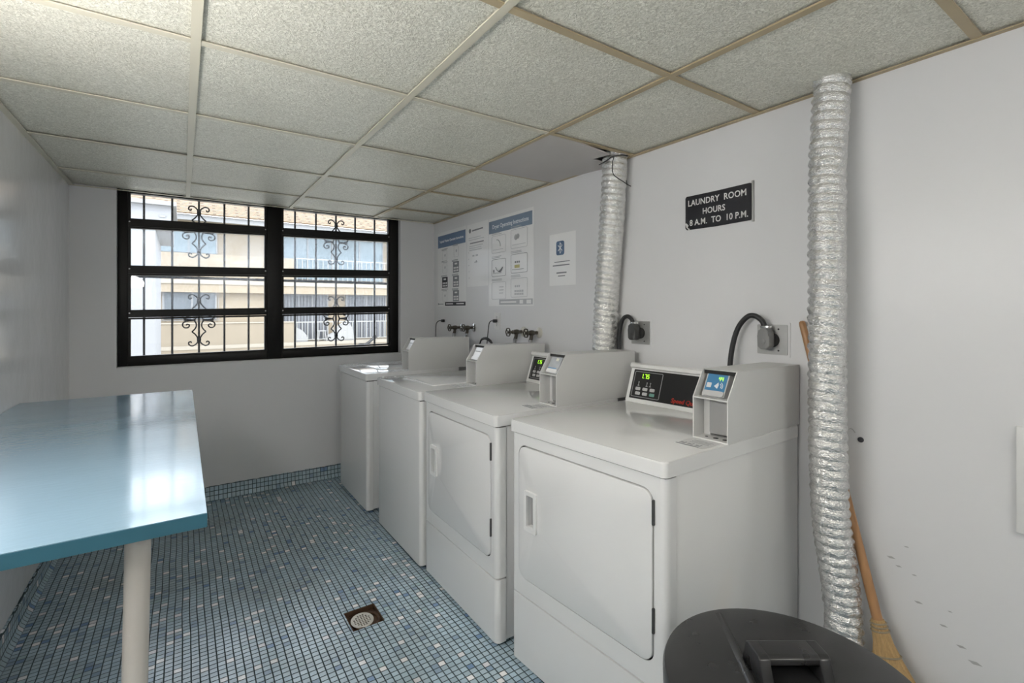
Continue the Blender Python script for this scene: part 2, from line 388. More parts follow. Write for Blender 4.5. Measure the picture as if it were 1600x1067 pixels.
for y in GY[1:-1]:
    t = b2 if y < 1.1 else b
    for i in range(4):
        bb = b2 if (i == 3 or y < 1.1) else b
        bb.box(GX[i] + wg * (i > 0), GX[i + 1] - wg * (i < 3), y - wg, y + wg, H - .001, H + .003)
b.box(XL, XL + .022, YF, YB, H - .004, H); b.box(XL, XR - .02, YB - .018, YB, H - .004, H)
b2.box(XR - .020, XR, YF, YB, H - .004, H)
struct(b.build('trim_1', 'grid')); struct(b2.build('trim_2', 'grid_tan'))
# plain drooping board beside the far duct
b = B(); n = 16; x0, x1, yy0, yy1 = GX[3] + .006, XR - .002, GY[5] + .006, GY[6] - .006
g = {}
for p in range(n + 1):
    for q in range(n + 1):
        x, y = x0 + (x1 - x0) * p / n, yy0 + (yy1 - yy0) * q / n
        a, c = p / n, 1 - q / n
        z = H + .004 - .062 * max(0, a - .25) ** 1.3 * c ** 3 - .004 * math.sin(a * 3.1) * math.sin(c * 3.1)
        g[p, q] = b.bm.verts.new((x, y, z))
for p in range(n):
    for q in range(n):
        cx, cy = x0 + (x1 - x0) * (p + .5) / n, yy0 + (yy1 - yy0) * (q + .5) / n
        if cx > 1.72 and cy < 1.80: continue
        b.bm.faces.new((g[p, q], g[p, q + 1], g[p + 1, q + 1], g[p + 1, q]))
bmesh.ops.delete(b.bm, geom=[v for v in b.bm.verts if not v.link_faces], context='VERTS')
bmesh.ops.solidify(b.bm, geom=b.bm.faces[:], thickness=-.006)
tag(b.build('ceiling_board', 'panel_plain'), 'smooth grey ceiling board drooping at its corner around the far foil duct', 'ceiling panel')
# scuffs and an old hole on the right wall
for k, (y, z, s) in enumerate([(.60, .55, .012), (.58, .53, .009), (.54, .52, .007), (.53, .44, .011), (.47, .40, .010), (.56, .60, .007), (.43, .36, .012), (.40, .33, .016), (.37, .28, .013), (.455, .45, .006)]):
    o = B().prism([(-s, 0), (-s * .2, s * .35), (s, s * .1), (s * .3, -s * .3)], FYZ, 0, .0006).build('scuff_mark', 'scuff', wall_right); o.location = (XR - .0006, y, z)
B().lathe([(.009, 0), (.009, .003), (.006, .004)], Matrix.Translation((XR, .684, .91)) @ Matrix.Rotation(R(-90), 4, 'Y'), 16).build('wall_plug', 'ink_dark', wall_right)
b = B(); b.tube([(XR - .001, .70 + .03 * k / 6, .93 + .012 * math.sin(k * .6)) for k in range(7)], .0012, 6).build('hairline_wire', 'scuff', wall_right)

# door behind the camera and two added fill lights out of view
dr = struct(empty('door_1', (.2, YF, 0)))
B().box(0, .82, 0, .035, .005, 2.03, .003).build('door_leaf', 'plastic_white', dr)
b = B(); b.box(-.07, 0, 0, .05, .005, 2.1); b.box(.82, .89, 0, .05, .005, 2.1); b.box(0, .82, 0, .05, 2.03, 2.1); b.build('door_frame', 'plastic_white', dr)
B().lathe([(.012, 0), (.012, .04), (.028, .05), (.03, .07), (.018, .085)], Matrix.Translation((.75, .035, .98)) @ Matrix.Rotation(R(-90), 4, 'X'), 20).build('door_handle', 'chrome', dr)
def make_fill_light(x, y, rz, hl, up, label):
    """added fill light to brighten the room: batten hung on rods under the ceiling, opal wrap-around diffuser"""
    t = empty('added_fill_light', (x, y, H), rz); tag(t, label, 'added fill light', 'added fill lights')
    b = B(); b.box(-hl, hl, -.03, .03, up - .425, up - .385, .006); b.build('housing', 'plastic_white', t)
    b = B(); b.prism([(-.085, -.425), (-.080, -.485), (-.05, -.505), (.05, -.505), (.080, -.485), (.085, -.425), (.06, -.400), (-.06, -.400)], lambda a, c, q: Vector((q, a, c + up)), -hl, hl); b.build('diffuser', 'diffuser', t)
    for k in (-hl * .75, hl * .75): B().tube([(k, 0, up - .387), (k, 0, 0)], .004, 8).build('hanger_rod', 'chrome', t)
make_fill_light(-.488, .98, R(90), .60, 0, 'added opal fill light, out of view, hung over the wall side of the room beside the camera')
make_fill_light(.75, -1.05, 0, .30, .28, 'added opal fill light, out of view, hung behind the camera near the door')

# ------------------------------------------------------------------ window with black awning sashes
win = struct(empty('window_1', (0, YB, 0)))
fy0, fy1 = .050, .105
b = B()
b.box(-.352, -.298, fy0, fy1, .966, 2.15, .004); b.box(1.490, 1.566, fy0, fy1, .966, 2.15, .004)
b.box(-.298, 1.490, fy0, fy1, .966, 1.030, .004); b.box(-.298, 1.490, fy0, fy1, 2.118, 2.15)
b.box(.528, .632, fy0 - .012, fy1, .966, 2.15, .004)
b.build('window_frame', 'black_frame', win)
B().box(WX0, WX1, .001, .10, WZ0, WZ0 + .008, .003).build('window_sill', 'wall_back', win)
ROWS = [(1.030, 1.330, 'pane'), (1.330, 1.632, 'pane_dust'), (1.632, 1.945, 'pane_haze'), (1.945, 2.150, 'pane')]
for ci, (cx0, cx1) in enumerate([(-.298, .528), (.632, 1.490)]):
    for k, (z0, z1, pm) in enumerate(ROWS):
        rz0 = z0 if k == 0 else z0 - .024
        b = B(); s = .014; bot = .012 if k == 0 else .052; topb = .012
        b.plate([(cx0, rz0), (cx1, rz0), (cx1, z1 - .026 if k < 3 else z1), (cx0, z1 - .026 if k < 3 else z1)],
                [[(cx0 + s, rz0 + bot), (cx0 + s, (z1 - .026 if k < 3 else z1) - topb), (cx1 - s, (z1 - .026 if k < 3 else z1) - topb), (cx1 - s, rz0 + bot)]], FXZ, fy0 + .006, fy1 - .014)
        sa = b.build('sash', 'black_frame', win)
        if k: # small pivot rivets at the rail ends
            for xx in (cx0 + .008, cx1 - .008):
                B().lathe([(.005, 0), (.004, .002)], Matrix.Translation((xx, fy0 + .006, rz0 + .03)) @ Matrix.Rotation(R(90), 4, 'X'), 10).build('rivet', 'steel', sa)
        pmat = pm
        B().box(cx0 + s, cx1 - s,   .076, .0785, rz0 + bot, (z1 - .026 if k < 3 else z1) - topb).build('pane', pmat, sa)
B().box(.955, 1.01, fy0 - .008, fy0 + .004, 1.948, 1.956, .002).build('latch', 'black_frame', win)
B().box(.10, .15, fy0 - .008, fy0 + .004, 1.948, 1.956, .002).build('latch', 'black_frame', win)

def tired(o):
    for v in o.data.vertices:
        v.co.z += (v.co.x - .595) * (.006 + .019 * min(1, max(0, (v.co.z - .985) / .6)))
    for c in o.children: tired(c)
for o in win.children:
    if o.name.startswith(('sash', 'latch')): tired(o)
# wrought iron grille outside
gr = empty('window_grille', (0, YB + .19, 0))
tag(gr, 'black wrought iron grille with scrolls outside the window', 'window grille')
for x in (-.22, -.06, .10, .26, .42, .58, .75, .91, 1.07, 1.23, 1.40):
    B().box(x - .0065, x + .0065, -.0065, .0065, .90, 2.30).build('bar', 'iron', gr)
for z in (.93, 1.575, 2.24):
    B().box(-.36, 1.55, .0066, .0126, z - .01, z + .01).build('rail', 'iron', gr)
def smooth_path(p, n=4):
    p = [Vector(q) for q in p]; out = []
    for i in range(len(p) - 1):
        a, b_, c, d = p[max(i - 1, 0)], p[i], p[i + 1], p[min(i + 2, len(p) - 1)]
        for k in range(n):
            t = k / n
            out.append(.5 * ((2 * b_) + (c - a) * t + (2 * a - 5 * b_ + 4 * c - d) * t * t + (3 * b_ - a - 3 * c + d) * t ** 3))
    out.append(p[-1]); return out
SCR = [[(.038, -.003), (.068, -.006), (.093, -.016), (.099, -.036), (.088, -.052), (.070, -.054), (.059, -.043), (.062, -.031), (.073, -.029), (.077, -.037)],
       [(.029, -.003), (.018, -.022), (.017, -.045), (.027, -.066), (.043, -.084)],
       [(.043, -.084), (.022, -.104), (.004, -.136)],
       [(.004, -.130), (.006, -.152), (.018, -.173), (.040, -.186), (.060, -.177), (.062, -.160), (.050, -.155), (.045, -.164)]]
for x, zc in ((.10, 1.267), (.10, 1.908), (1.07, 1.267), (1.07, 1.908)):
    b = B()
    for sx in (-1, 1):
        for sz in (-1, 1):
            for c in SCR:
                b.tube([(x + sx * p.x, -.009, zc - sz * p.y) for p in smooth_path([(q[0], q[1], 0) for q in c])], .0052, 6)
        b.box(min(x + sx * .02, x + sx * .092), max(x + sx * .02, x + sx * .092), -.013, -.005, zc - .006, zc + .006)
    for sz in (-1, 1): b.box(x - .013, x + .013, -.016, .004, zc + sz * .140 - .014, zc + sz * .140 + .014, .003)
    b.build('scroll_ornament', 'iron', gr)

# ------------------------------------------------------------------ laundry machines (local frame: X along the front, Y into the machine, Z up)
def slant(d, z, dd, dz):
    n = math.hypot(dd, dz); yv = (0, dd / n, dz / n)
    m = Matrix.Identity(4)
    for i, v in enumerate(((1, 0, 0), yv, (0, -yv[2], yv[1]))):
        for j in range(3): m[j][i] = v[j]
    m[0][3], m[1][3], m[2][3] = 0, d, z
    return m
def console(root, W, zt, u1, full):
    d0, d1, zt2 = .640, .690, zt + .160
    b = B(); prof = [(d0, zt), (d0 + .002, zt + .012), (d1 - .004, zt2 - .012), (d1 - .014, zt2 - .004), (d1 - .013, zt2 + .010), (d1 - .004, zt2 + .015), (d1 + .012, zt2 + .013), (d1 + .012, zt)]
    b.prism(prof, lambda a, c, t: Vector((t, a, c)), .004, u1); co = b.build('control_console', 'plastic_white', root)
    S = slant(d0 + .002, zt + .012, d1 - .006 - d0, zt2 - .024 - zt); hgt = math.hypot(d1 - .006 - d0, zt2 - .024 - zt)
    B().box(.022, u1 - .002, .006, hgt - .004, -.001, .0016).build('control_panel', 'black_panel', co, S)
    v0, v1 = .014, hgt - .012
    b = B(); b.plate(rrect(.030, .178, v0, v1, .006), [list(reversed(rrect(.0325, .1755, v0 + .0025, v1 - .0025, .004)))], FXY, .0016, .0022); b.build('panel_outline', 'outline', co, S)
    b = B(); seg7(b, '1.75', .066, v1 - .030, .020); b.build('price_display', 'led', co, S @ Matrix.Translation((0, 0, .0017)))
    for ux in (.060, .104, .122):
        b = B(); b.lathe([(.0032, 0), (.0032, .0005)], Matrix.Translation((ux, v1 - .049, 0)), 10); b.box(ux - .005, ux + .005, v1 - .066, v1 - .062, 0, .0005); b.box(ux - .0016, ux + .0016, v1 - .062, v1 - .048, 0, .0005)
        b.build('pictogram', 'outline', co, S @ Matrix.Translation((0, 0, .0017)))
    for r in range(2):
        for c in range(3):
            x = .052 + c * .038 + (.003 * (1 - r) - .003); y = v0 + .010 + r * .021
            B().prism(rrect(x, x + .025, y, y + .014, .004), FXY, .0016, .004).build('button', 'button_green' if (r == 0 and c == 2) else 'button', co, S)
    if full:
        text_obj('Speed Queen', .026, 'lettering', 'red', co, S @ Matrix.Translation((.238, v0 + .009, .0017)), .0004, 'LEFT', .98, .12, 1.0, 0, .0007)
    return co
def payment_box(root, W, zt, d0, d1, reader):
    u0, u1 = W - .119, W + .001; zk, ztop = zt + .136, zt + .224; ds = d0 + .055
    side = [(d0, zt), (d1, zt), (d1, ztop - .005), (ds, ztop), (d0, zk)]
    fy = lambda a, c, t: Vector((t, a, c))
    b = B(); t = .0035
    b.prism(side, fy, u0, u0 + t); b.prism(side, fy, u1 - t, u1)
    b.prism([(ds + .002, ztop - t), (ds, ztop), (d1, ztop - .005), (d1, ztop - .005 - t)], fy, u0 + t, u1 - t)       # top
    b.box(u0 + t, u1 - t, d0, d0 + .09, zk - .004, zk, 0)                                                      # shelf
    b.box(u0 + t, u1 - t, d0, d0 + .09, zt, zt + .004)                                                         # floor of the lower bay
    b.box(u0 + t, u1 - t, d0 + .09, d1, zt, ztop - .0095)                                                      # closed rear
    b.box(u0 + t, u0 + .026, d0 + .058, d0 + .09, zt + .004, zk - .004)
    pb = b.build('payment_box', 'enamel_mat', root)
    b = B(); b.prism(rrect(u0 + .027, u1 - t - .001, zt + .012, zk - .006, .006, 4), FXZ, d0 + .052, d0 + .089); b.build('bay_plate', 'grey_panel', pb)
    b = B()
    for x in (u0 + .030, u0 + .062, u0 + .094): b.prism(circ(x, d0 + .030, .0085 if x > u0 + .05 else .005, 14), FXY, zt + .0041, zt + .0046)
    b.build('bolt_holes', 'dark', pb)
    B().box(u0 + t + .001, u1 - t - .001, ds + .004, ds + .009, ztop - .016, ztop - .005).build('top_gap', 'dark', pb)
    # card reader leaning back behind the slanted opening
    S = slant(d0 + .024, zk + .003, .045, .086)
    S = Matrix.Translation((u0 + .016, 0, 0)) @ S
    b = B(); b.prism(rrect(0, .076, 0, .086, .004, 4), FXY, -.030, 0); body = b.build('card_reader', reader['body'], pb, S)
    b = B(); b.prism(rrect(.004, .072, .018, .083, .003, 4), FXY, -.002, .0008)
    o = b.build('reader_face', reader['face'], pb, S)
    b = B(); b.prism(rrect(.002, .074, .001, .019, .008, 5), FXY, -.002, .005); b.build('reader_lip', 'reader_grey' if reader['face'] == 'reader_blue' else 'paper', pb, S)
    if reader['face'] == 'reader_blue':
        b = B(); seg7(b, '44', .044, .056, .013); b.build('reader_display', 'led', pb, S @ Matrix.Translation((0, 0, .0009)))
        b = B(); b.prism(rrect(.008, .024, .030, .047, .002, 3), FXY, .0008, .0012); b.build('code_label', 'sticker', pb, S)
        b = B(); b.prism([(.034, .036), (.046, .028), (.049, .040), (.046, .050)], FXY, .0008, .0013)
        for r_ in (.011, .016):
            pts = [(.047 + r_ * math.cos(R(a)), .036 + r_ * math.sin(R(a)), .0012) for a in range(-25, 70, 12)]
            b.tube(pts, .0011, 5)
        b.build('tap_symbol', 'white_ink', pb, S)
    elif reader['face'] == 'reader_silver':
        B().box(.040, .058, .058, .072, .0008, .0014).build('reader_display', 'screen_pale', pb, S)
        B().box(.004, .060, .019, .025, .0008, .0012).build('reader_stripe', 'reader_blue', pb, S)
    else:
        B().box(.010, .066, .050, .056, .0008, .0014).build('reader_stripe', 'outline', pb, S)
    return pb
def lid_sticker(root, W, d0, zt, parent):
    b = B(); b.prism(rrect(W - .115, W - .012, d0 - .108, d0 - .006, .002, 3), FXY, zt, zt + .0005); st = b.build('instruction_sticker', 'sticker', parent)
    b = B(); x0 = W - .112; dd = d0 - .104
    b.box(x0, x0 + .078, dd, dd + .007, zt + .0005, zt + .0008)
    for k in range(3):
        x = x0 + .004 + k * .026; b.box(x, x + .018, dd + .014, dd + .018, zt + .0005, zt + .0008); b.box(x + .014, x + .018, dd + .018, dd + .032, zt + .0005, zt + .0008)
        b.box(x, x + .010, dd + .022, dd + .028, zt + .0005, zt + .0008)
    for k in range(3): b.box(x0 + .02, x0 + .085, dd + .045 + .013 * k, dd + .048 + .013 * k, zt + .0005, zt + .0007)
    b.build('sticker_print', 'ink', parent)
def top_plate(W, D, z0, z1):
    b = B(); b.prism(rrect(-.003, W + .003, -.009, D, .016, 5), FXY, z0, z1)
    es = [e for e in b.bm.edges if abs(e.verts[0].co.z - z1) < 1e-6 and abs(e.verts[1].co.z - z1) < 1e-6]
    bmesh.ops.bevel(b.bm, geom=es, offset=.007, segments=3, profile=.5, affect='EDGES'); return b
def front_shell(W, z0, z1, dep=.045):
    r = .020; p = [(W, dep), (0, dep), (0, r)]
    for k in range(7): a = R(180 + 90 * k / 6); p.append((r + r * math.cos(a), r + r * math.sin(a)))
    for k in range(7): a = R(270 + 90 * k / 6); p.append((W - r + r * math.cos(a), r + r * math.sin(a)))
    p.append((W, r)); return p
def make_dryer(name, loc, rz, label, d_box, d_back, reader, full, D=.690):
    W, zt = .686, .925
    t = empty(name, loc, R(-90) + rz); tag(t, label, 'dryer', 'front loading dryers')
    b = B(); b.box(.003, W - .003, .047, D, .018, .878, .003); b.build('cabinet', 'enamel', t)
    for x in (.06, W - .06):
        for y in (.07, D - .06): B().lathe([(.02, 0), (.02, .01), (.01, .012), (.01, .02)], Matrix.Translation((x, y, 0)), 14).build('foot', 'dark', t)
    du0, du1, dz0, dz1, dr_ = .043, .646, .338, .838, .040
    b = B(); r = .02
    # front panel: flat plate with the door opening, and rounded returns at both sides
    b.plate([(r, .274), (W - r, .274), (W - r, .876), (r, .876)], [list(reversed(rrect(du0, du1, dz0, dz1, dr_)))], FXZ, .0, .006)
    sh = front_shell(W, 0, 0)
    lft = [q for q in sh if q[0] <= r + 1e-6]; rgt = [q for q in sh if q[0] >= W - r - 1e-6]
    lft = sorted(lft, key=lambda q: (q[0] - q[1])); rgt = sorted(rgt, key=lambda q: (q[0] + q[1]))
    for side in (lft, rgt):
        rings = [[Vector((q[0], q[1], z)) for q in side] for z in (.274, .876)]
        b.loops(rings, closed=False, caps=False)
    b.build('front_panel', 'enamel', t, sharp=50)
    B().box(du0 - .02, du1 + .02, .020, .024, dz0 - .02, dz1 + .02).build('door_gap', 'dark', t)
    g = .0045
    b = B(); hz0, hz1, hu0, hu1 = .530, .677, .088, .154
    b.plate(rrect(du0 + g, du1 - g, dz0 + g, dz1 - g, dr_ - g), [list(reversed(rrect(hu0 + .013, hu1 - .013, hz0 + .016, hz1 - .014, .003, 3)))], FXZ, -.004, .014)
    es = [e for e in b.bm.edges if all(abs(v.co.y + .004) < 1e-6 for v in e.verts) and any(abs(f.normal.y) < .5 for f in e.link_faces) and len(e.link_faces) == 2]
    bmesh.ops.bevel(b.bm, geom=es, offset=.0025, segments=2, profile=.5, affect='EDGES')
    door = b.build('door', 'enamel', t)
    b = B(); b.plate(rrect(hu0, hu1, hz0, hz1, .006, 4), [list(reversed(rrect(hu0 + .014, hu1 - .014, hz0 + .017, hz1 - .015, .003, 3)))], FXZ, -.013, -.0035)
    b.build('door_handle', 'plastic_white', door)
    b = B(); b.box(hu0 + .008, hu1 - .008, .0142, .018, hz0 + .010, hz1 - .010); b.build('handle_recess', 'shade', door)
    for z in (.432, .738):
        B().box(du1 - .0035, du1 + .0035, -.007, .002, z, z + .072, .002).build('hinge', 'hinge', t)
    b = B(); b.prism(front_shell(W, 0, 0), FXY, .016, .268)
    es = [e for e in b.bm.edges if abs(e.verts[0].co.z - .268) < 1e-6 and abs(e.verts[1].co.z - .268) < 1e-6]
    bmesh.ops.bevel(b.bm, geom=es, offset=.004, segments=2, profile=.5, affect='EDGES')
    b.build('kick_panel', 'enamel', t)
    tp = top_plate(W, D, .881, zt).build('top_panel', 'enamel', t)
    B().box(.006, W - .006, .004, D - .004, .876, .882).build('top_gap', 'dark', t)
    console(t, W, zt, W - .1195, full)
    payment_box(t, W, zt, d_box, d_back, reader)
    lid_sticker(t, W, d_box, zt, tp)
    return t
def make_washer(name, loc, rz, label, d_box, d_back, reader):
    W, D, zt = .652, .690, .920
    t = empty(name, loc, R(-90) + rz); tag(t, label, 'washing machine', 'top loading washers')
    B().box(.003, W - .003, .047, D, .018, .870, .003).build('cabinet', 'enamel', t)
    for x in (.06, W - .06):
        for y in (.07, D - .06): B().lathe([(.02, 0), (.02, .01), (.01, .012), (.01, .02)], Matrix.Translation((x, y, 0)), 14).build('foot', 'dark', t)
    b = B(); b.prism(front_shell(W, 0, 0), FXY, .016, .869)
    es = [e for e in b.bm.edges if abs(e.verts[0].co.z - .869) < 1e-6 and abs(e.verts[1].co.z - .869) < 1e-6]
    bmesh.ops.bevel(b.bm, geom=es, offset=.004, segments=2, profile=.5, affect='EDGES')
    b.build('front_panel', 'enamel', t)
    B().box(.006, W - .006, .004, D - .004, .868, .876).build('top_gap', 'dark', t)
    tp = top_plate(W, D, .875, zt).build('top_panel', 'enamel', t)
    b = B(); b.prism(rrect(.070, W - .135, .135, .560, .022, 5), FXY, zt - .001, zt + .006)
    es = [e for e in b.bm.edges if abs(e.verts[0].co.z - zt - .006) < 1e-6 and abs(e.verts[1].co.z - zt - .006) < 1e-6]
    bmesh.ops.bevel(b.bm, geom=es, offset=.004, segments=2, profile=.5, affect='EDGES')
    lid = b.build('lid', 'enamel', t)
    B().box(.26, .32, .108, .122, zt - .0005, zt + .0006).build('lid_latch_mark', 'outline', tp)
    console(t, W, zt, W - .1195, False)
    payment_box(t, W, zt, d_box, d_back, reader)
    lid_sticker(t, W, d_box, zt, tp)
    return t
PLAIN = dict(body='reader_silver', face='paper_bright')
near = make_dryer('clothes_dryer', (1.054, 1.549, 0), R(4.3), 'nearest white dryer, blue card reader on its payment box, beside the black trash can',    .302, .772, dict(body='reader_grey', face='reader_blue'), True, .770)
def racked(o):                                        # its cabinet has been pushed a little out of square
    for c in o.children:
        for v in c.data.vertices: v.co.x += .058 * v.co.y
        racked(c)
racked(near)
make_dryer('clothes_dryer', (1.030, 2.306, 0), 0, 'second white dryer from the camera, silver card reader, far foil duct rising behind it', .305, .800, dict(body='reader_silver', face='reader_silver'), True)
make_washer('washing_machine', (1.016, 2.986, 0), 0, 'white top loading washer with plain front, right next to the second dryer', .335, .815, PLAIN)
make_washer('washing_machine', (1.004, 3.826, 0), 0, 'white top loading washer farthest back, last in the row by the window', .290, .770, PLAIN)

# ------------------------------------------------------------------ foil ducts
def duct(name, path, rad, label, m, seedv, pitch=.031):
    pts = smooth_path(path, 40); n0 = len(pts)
    # resample evenly
    cum = [0]
    for a, c in zip(pts, pts[1:]): cum.append(cum[-1] + (c - a).length)
    step = pitch / 8; n = int(cum[-1] / step); q = []; j = 0
    for i in range(n + 1):
        s = cum[-1] * i / n
        while j < n0 - 2 and cum[j + 1] < s: j += 1
        q.append(pts[j].lerp(pts[j + 1], (s - cum[j]) / max(1e-9, cum[j + 1] - cum[j])))
    seg = 56; b = B(); rings = []
    for i, p in enumerate(q):
        t = (q[min(i + 3, n)] - q[max(i - 3, 0)]).normalized()
        u = Vector((0, 1, 0)); u = (u - t * u.dot(t)).normalized(); v = t.cross(u); ring = []
        for k in range(seg):
            a = 2 * math.pi * k / seg
            s = i * step
            ph = s / pitch + k / seg
            prof = abs(math.sin(math.pi * ph)) ** .55
            cr = noise.noise(Vector((math.cos(a) * 4 + seedv, math.sin(a) * 4, s * 30))) * .0042 + noise.noise(Vector((math.cos(a) * 13, math.sin(a) * 13 + seedv, s * 95 + a * 4))) * .0030
            r = rad * (.84 + .15 * prof) + cr * (.4 + .6 * prof)
            ring.append(p + (u * math.cos(a) + v * math.sin(a)) * r)
        rings.append(ring)
    b.loops(rings, caps=False)
    o = b.build(name, m, sharp=80); tag(o, label, 'dryer duct', 'foil dryer ducts'); return o
duct('foil_duct', [(1.816, .741, 2.20), (1.814, .742, 2.10), (1.795, .748, 1.85), (1.775, .741, 1.60), (1.768, .738, 1.30), (1.766, .737, 1.05), (1.766, .733, .83), (1.772, .728, .66), (1.782, .716, .52), (1.792, .702, .38), (1.792, .697, .24), (1.79, .690, .10)], .0560, 'silver foil duct nearest the camera, running from ceiling to floor past the near dryer', 'foil', 1.0)
duct('foil_duct', [(1.812, 1.730, 2.22), (1.812, 1.733, 2.10), (1.812, 1.750, 1.85), (1.814, 1.772, 1.62), (1.816, 1.797, 1.39), (1.819, 1.815, 1.14), (1.819, 1.82, .90), (1.819, 1.82, .55), (1.819, 1.82, .15)], .0640, 'pale silver foil duct farther away, rising behind the second dryer to the broken ceiling corner', 'foil_pale', 5.0)
# loose tie wire at the far duct's top
tw = B(); tw.tube(smooth_path([(1.757, 1.690, 2.10), (1.748, 1.690, 2.05), (1.745, 1.680, 2.01), (1.75, 1.655, 1.985), (1.76, 1.63, 1.965), (1.765, 1.612, 1.950), (1.77, 1.59, 1.935)]), .0022, 6)
tw.tube([(1.765, 1.615, 1.968), (1.766, 1.612, 1.945)], .0022, 6); tw.tube(smooth_path([(1.757, 1.79, 2.085), (1.748, 1.73, 2.088), (1.752, 1.69, 2.10), (1.79, 1.668, 2.108), (1.83, 1.665, 2.11)]), .003, 6)
tag(tw.build('tie_wire', 'cable'), 'thin dark wire dangling from the top of the far duct', 'wire')

# ------------------------------------------------------------------ right wall fittings (u to the right, v up, w out of the wall)
def wall_frame(y, z, x=XR):
    m = Matrix.Identity(4)
    for i, v in enumerate(((0, -1, 0), (0, 0, 1), (-1, 0, 0))):
        for j in range(3): m[j][i] = v[j]
    m[0][3], m[1][3], m[2][3] = x, y, z
    return m
def sheet(bb, w_, h_, th=.0012, curl=.004, n=10):
    g = [[Vector((w_ * i / n, h_ * j / n, .001 + curl * (abs(i / n - .5) * 2) ** 4 * (.3 + .7 * (j / n)) )) for i in range(n + 1)] for j in range(n + 1)]
    lo = [[bb.bm.verts.new(p) for p in r] for r in g]
    for j in range(n):
        for i in range(n): bb.bm.faces.new((lo[j][i], lo[j][i + 1], lo[j + 1][i + 1], lo[j + 1][i]))
    bmesh.ops.solidify(bb.bm, geom=bb.bm.faces[:], thickness=-th)
    return bb
def lines(bb, x0, x1, y, n, gap, hgt, z=.0032, ragged=.25):
    for k in range(n):
        e = x1 - (x1 - x0) * ragged * random.random()
        bb.box(x0, e, y - k * gap - hgt, y - k * gap, z - .0005, z)
def poster(y, z, w_, h_, name, label, cat, build):
    t = empty(name, mtx=wall_frame(y, z)); tag(t, label, cat)
    sheet(B(), w_, h_, curl=0, th=-.0017).build('sheet', 'paper', t); build(t); return t
Z = .0028
def frame_box(bb, x0, x1, y0, y1, th=.0022, r=.012):
    bb.plate(rrect(x0, x1, y0, y1, r, 4), [list(reversed(rrect(x0 + th, x1 - th, y0 + th, y1 - th, r - th, 4)))], FXY, Z - .0003, Z + .0004)
def washer_poster(t):
    W, h = .527, .652
    B().box(.012, W - .012, h - .135, h - .030, Z - .001, Z).build('header_band', 'ink_blue', t)
    text_obj('Topload Washer Operating Instructions', .029, 'heading', 'white_ink', t, Matrix.Translation((W / 2, h - .083, Z)), .0004, 'CENTER', .93, 0, 1, .0006)
    cells = [(.105, .395, 'o'), (.315, .415, 'o'), (.105, .290, 'o'), (.300, .285, 'g'), (.095, .165, 'd'), (.300, .165, 'g'), (.105, .045, 'o'), (.300, .045, 'm')]
    for x, y, k in cells:
        b = B(); lines(b, x - .02, x + .10, y + .108, 2, .010, .004, Z + .0003); b.build('caption', 'ink', t)
        if k == 'o':
            b = B(); frame_box(b, x, x + .085, y, y + .088, .0016); b.prism(circ(x + .045, y + .050, .012, 12), FXY, Z, Z + .0004); b.build('diagram', 'ink_light', t)
        else:
            b = B(); b.box(x, x + .105, y, y + .092, Z - .0003, Z + .0002); dg = b.build('diagram', {'g': 'ink', 'd': 'ink_dark', 'm': 'ink'}[k], t)
            b = B()
            b.box(x + .03, x + .075, y + .066, y + .080, Z, Z + .0006)
            for r_ in range(2):
                for c in range(3): b.box(x + .012 + c * .030, x + .034 + c * .030, y + .010 + r_ * .022, y + .024 + r_ * .022, Z, Z + .0006)
            b.build('key_marks', 'paper', dg)
    B().box(.150, W - .010, .008, .040, Z - .001, Z).build('footer_band', 'ink_dark', t)
    b = B(); b.box(.17, .30, .020, .029, Z, Z + .0004); b.box(.36, .49, .020, .029, Z, Z + .0004); b.build('footer_print', 'paper', t)
    b = B(); lines(b, .03, .12, .026, 1, .01, .006, Z + .0003, 0); b.prism(circ(.022, .024, .009, 12), FXY, Z, Z + .0003); b.build('emblem', 'ink', t)
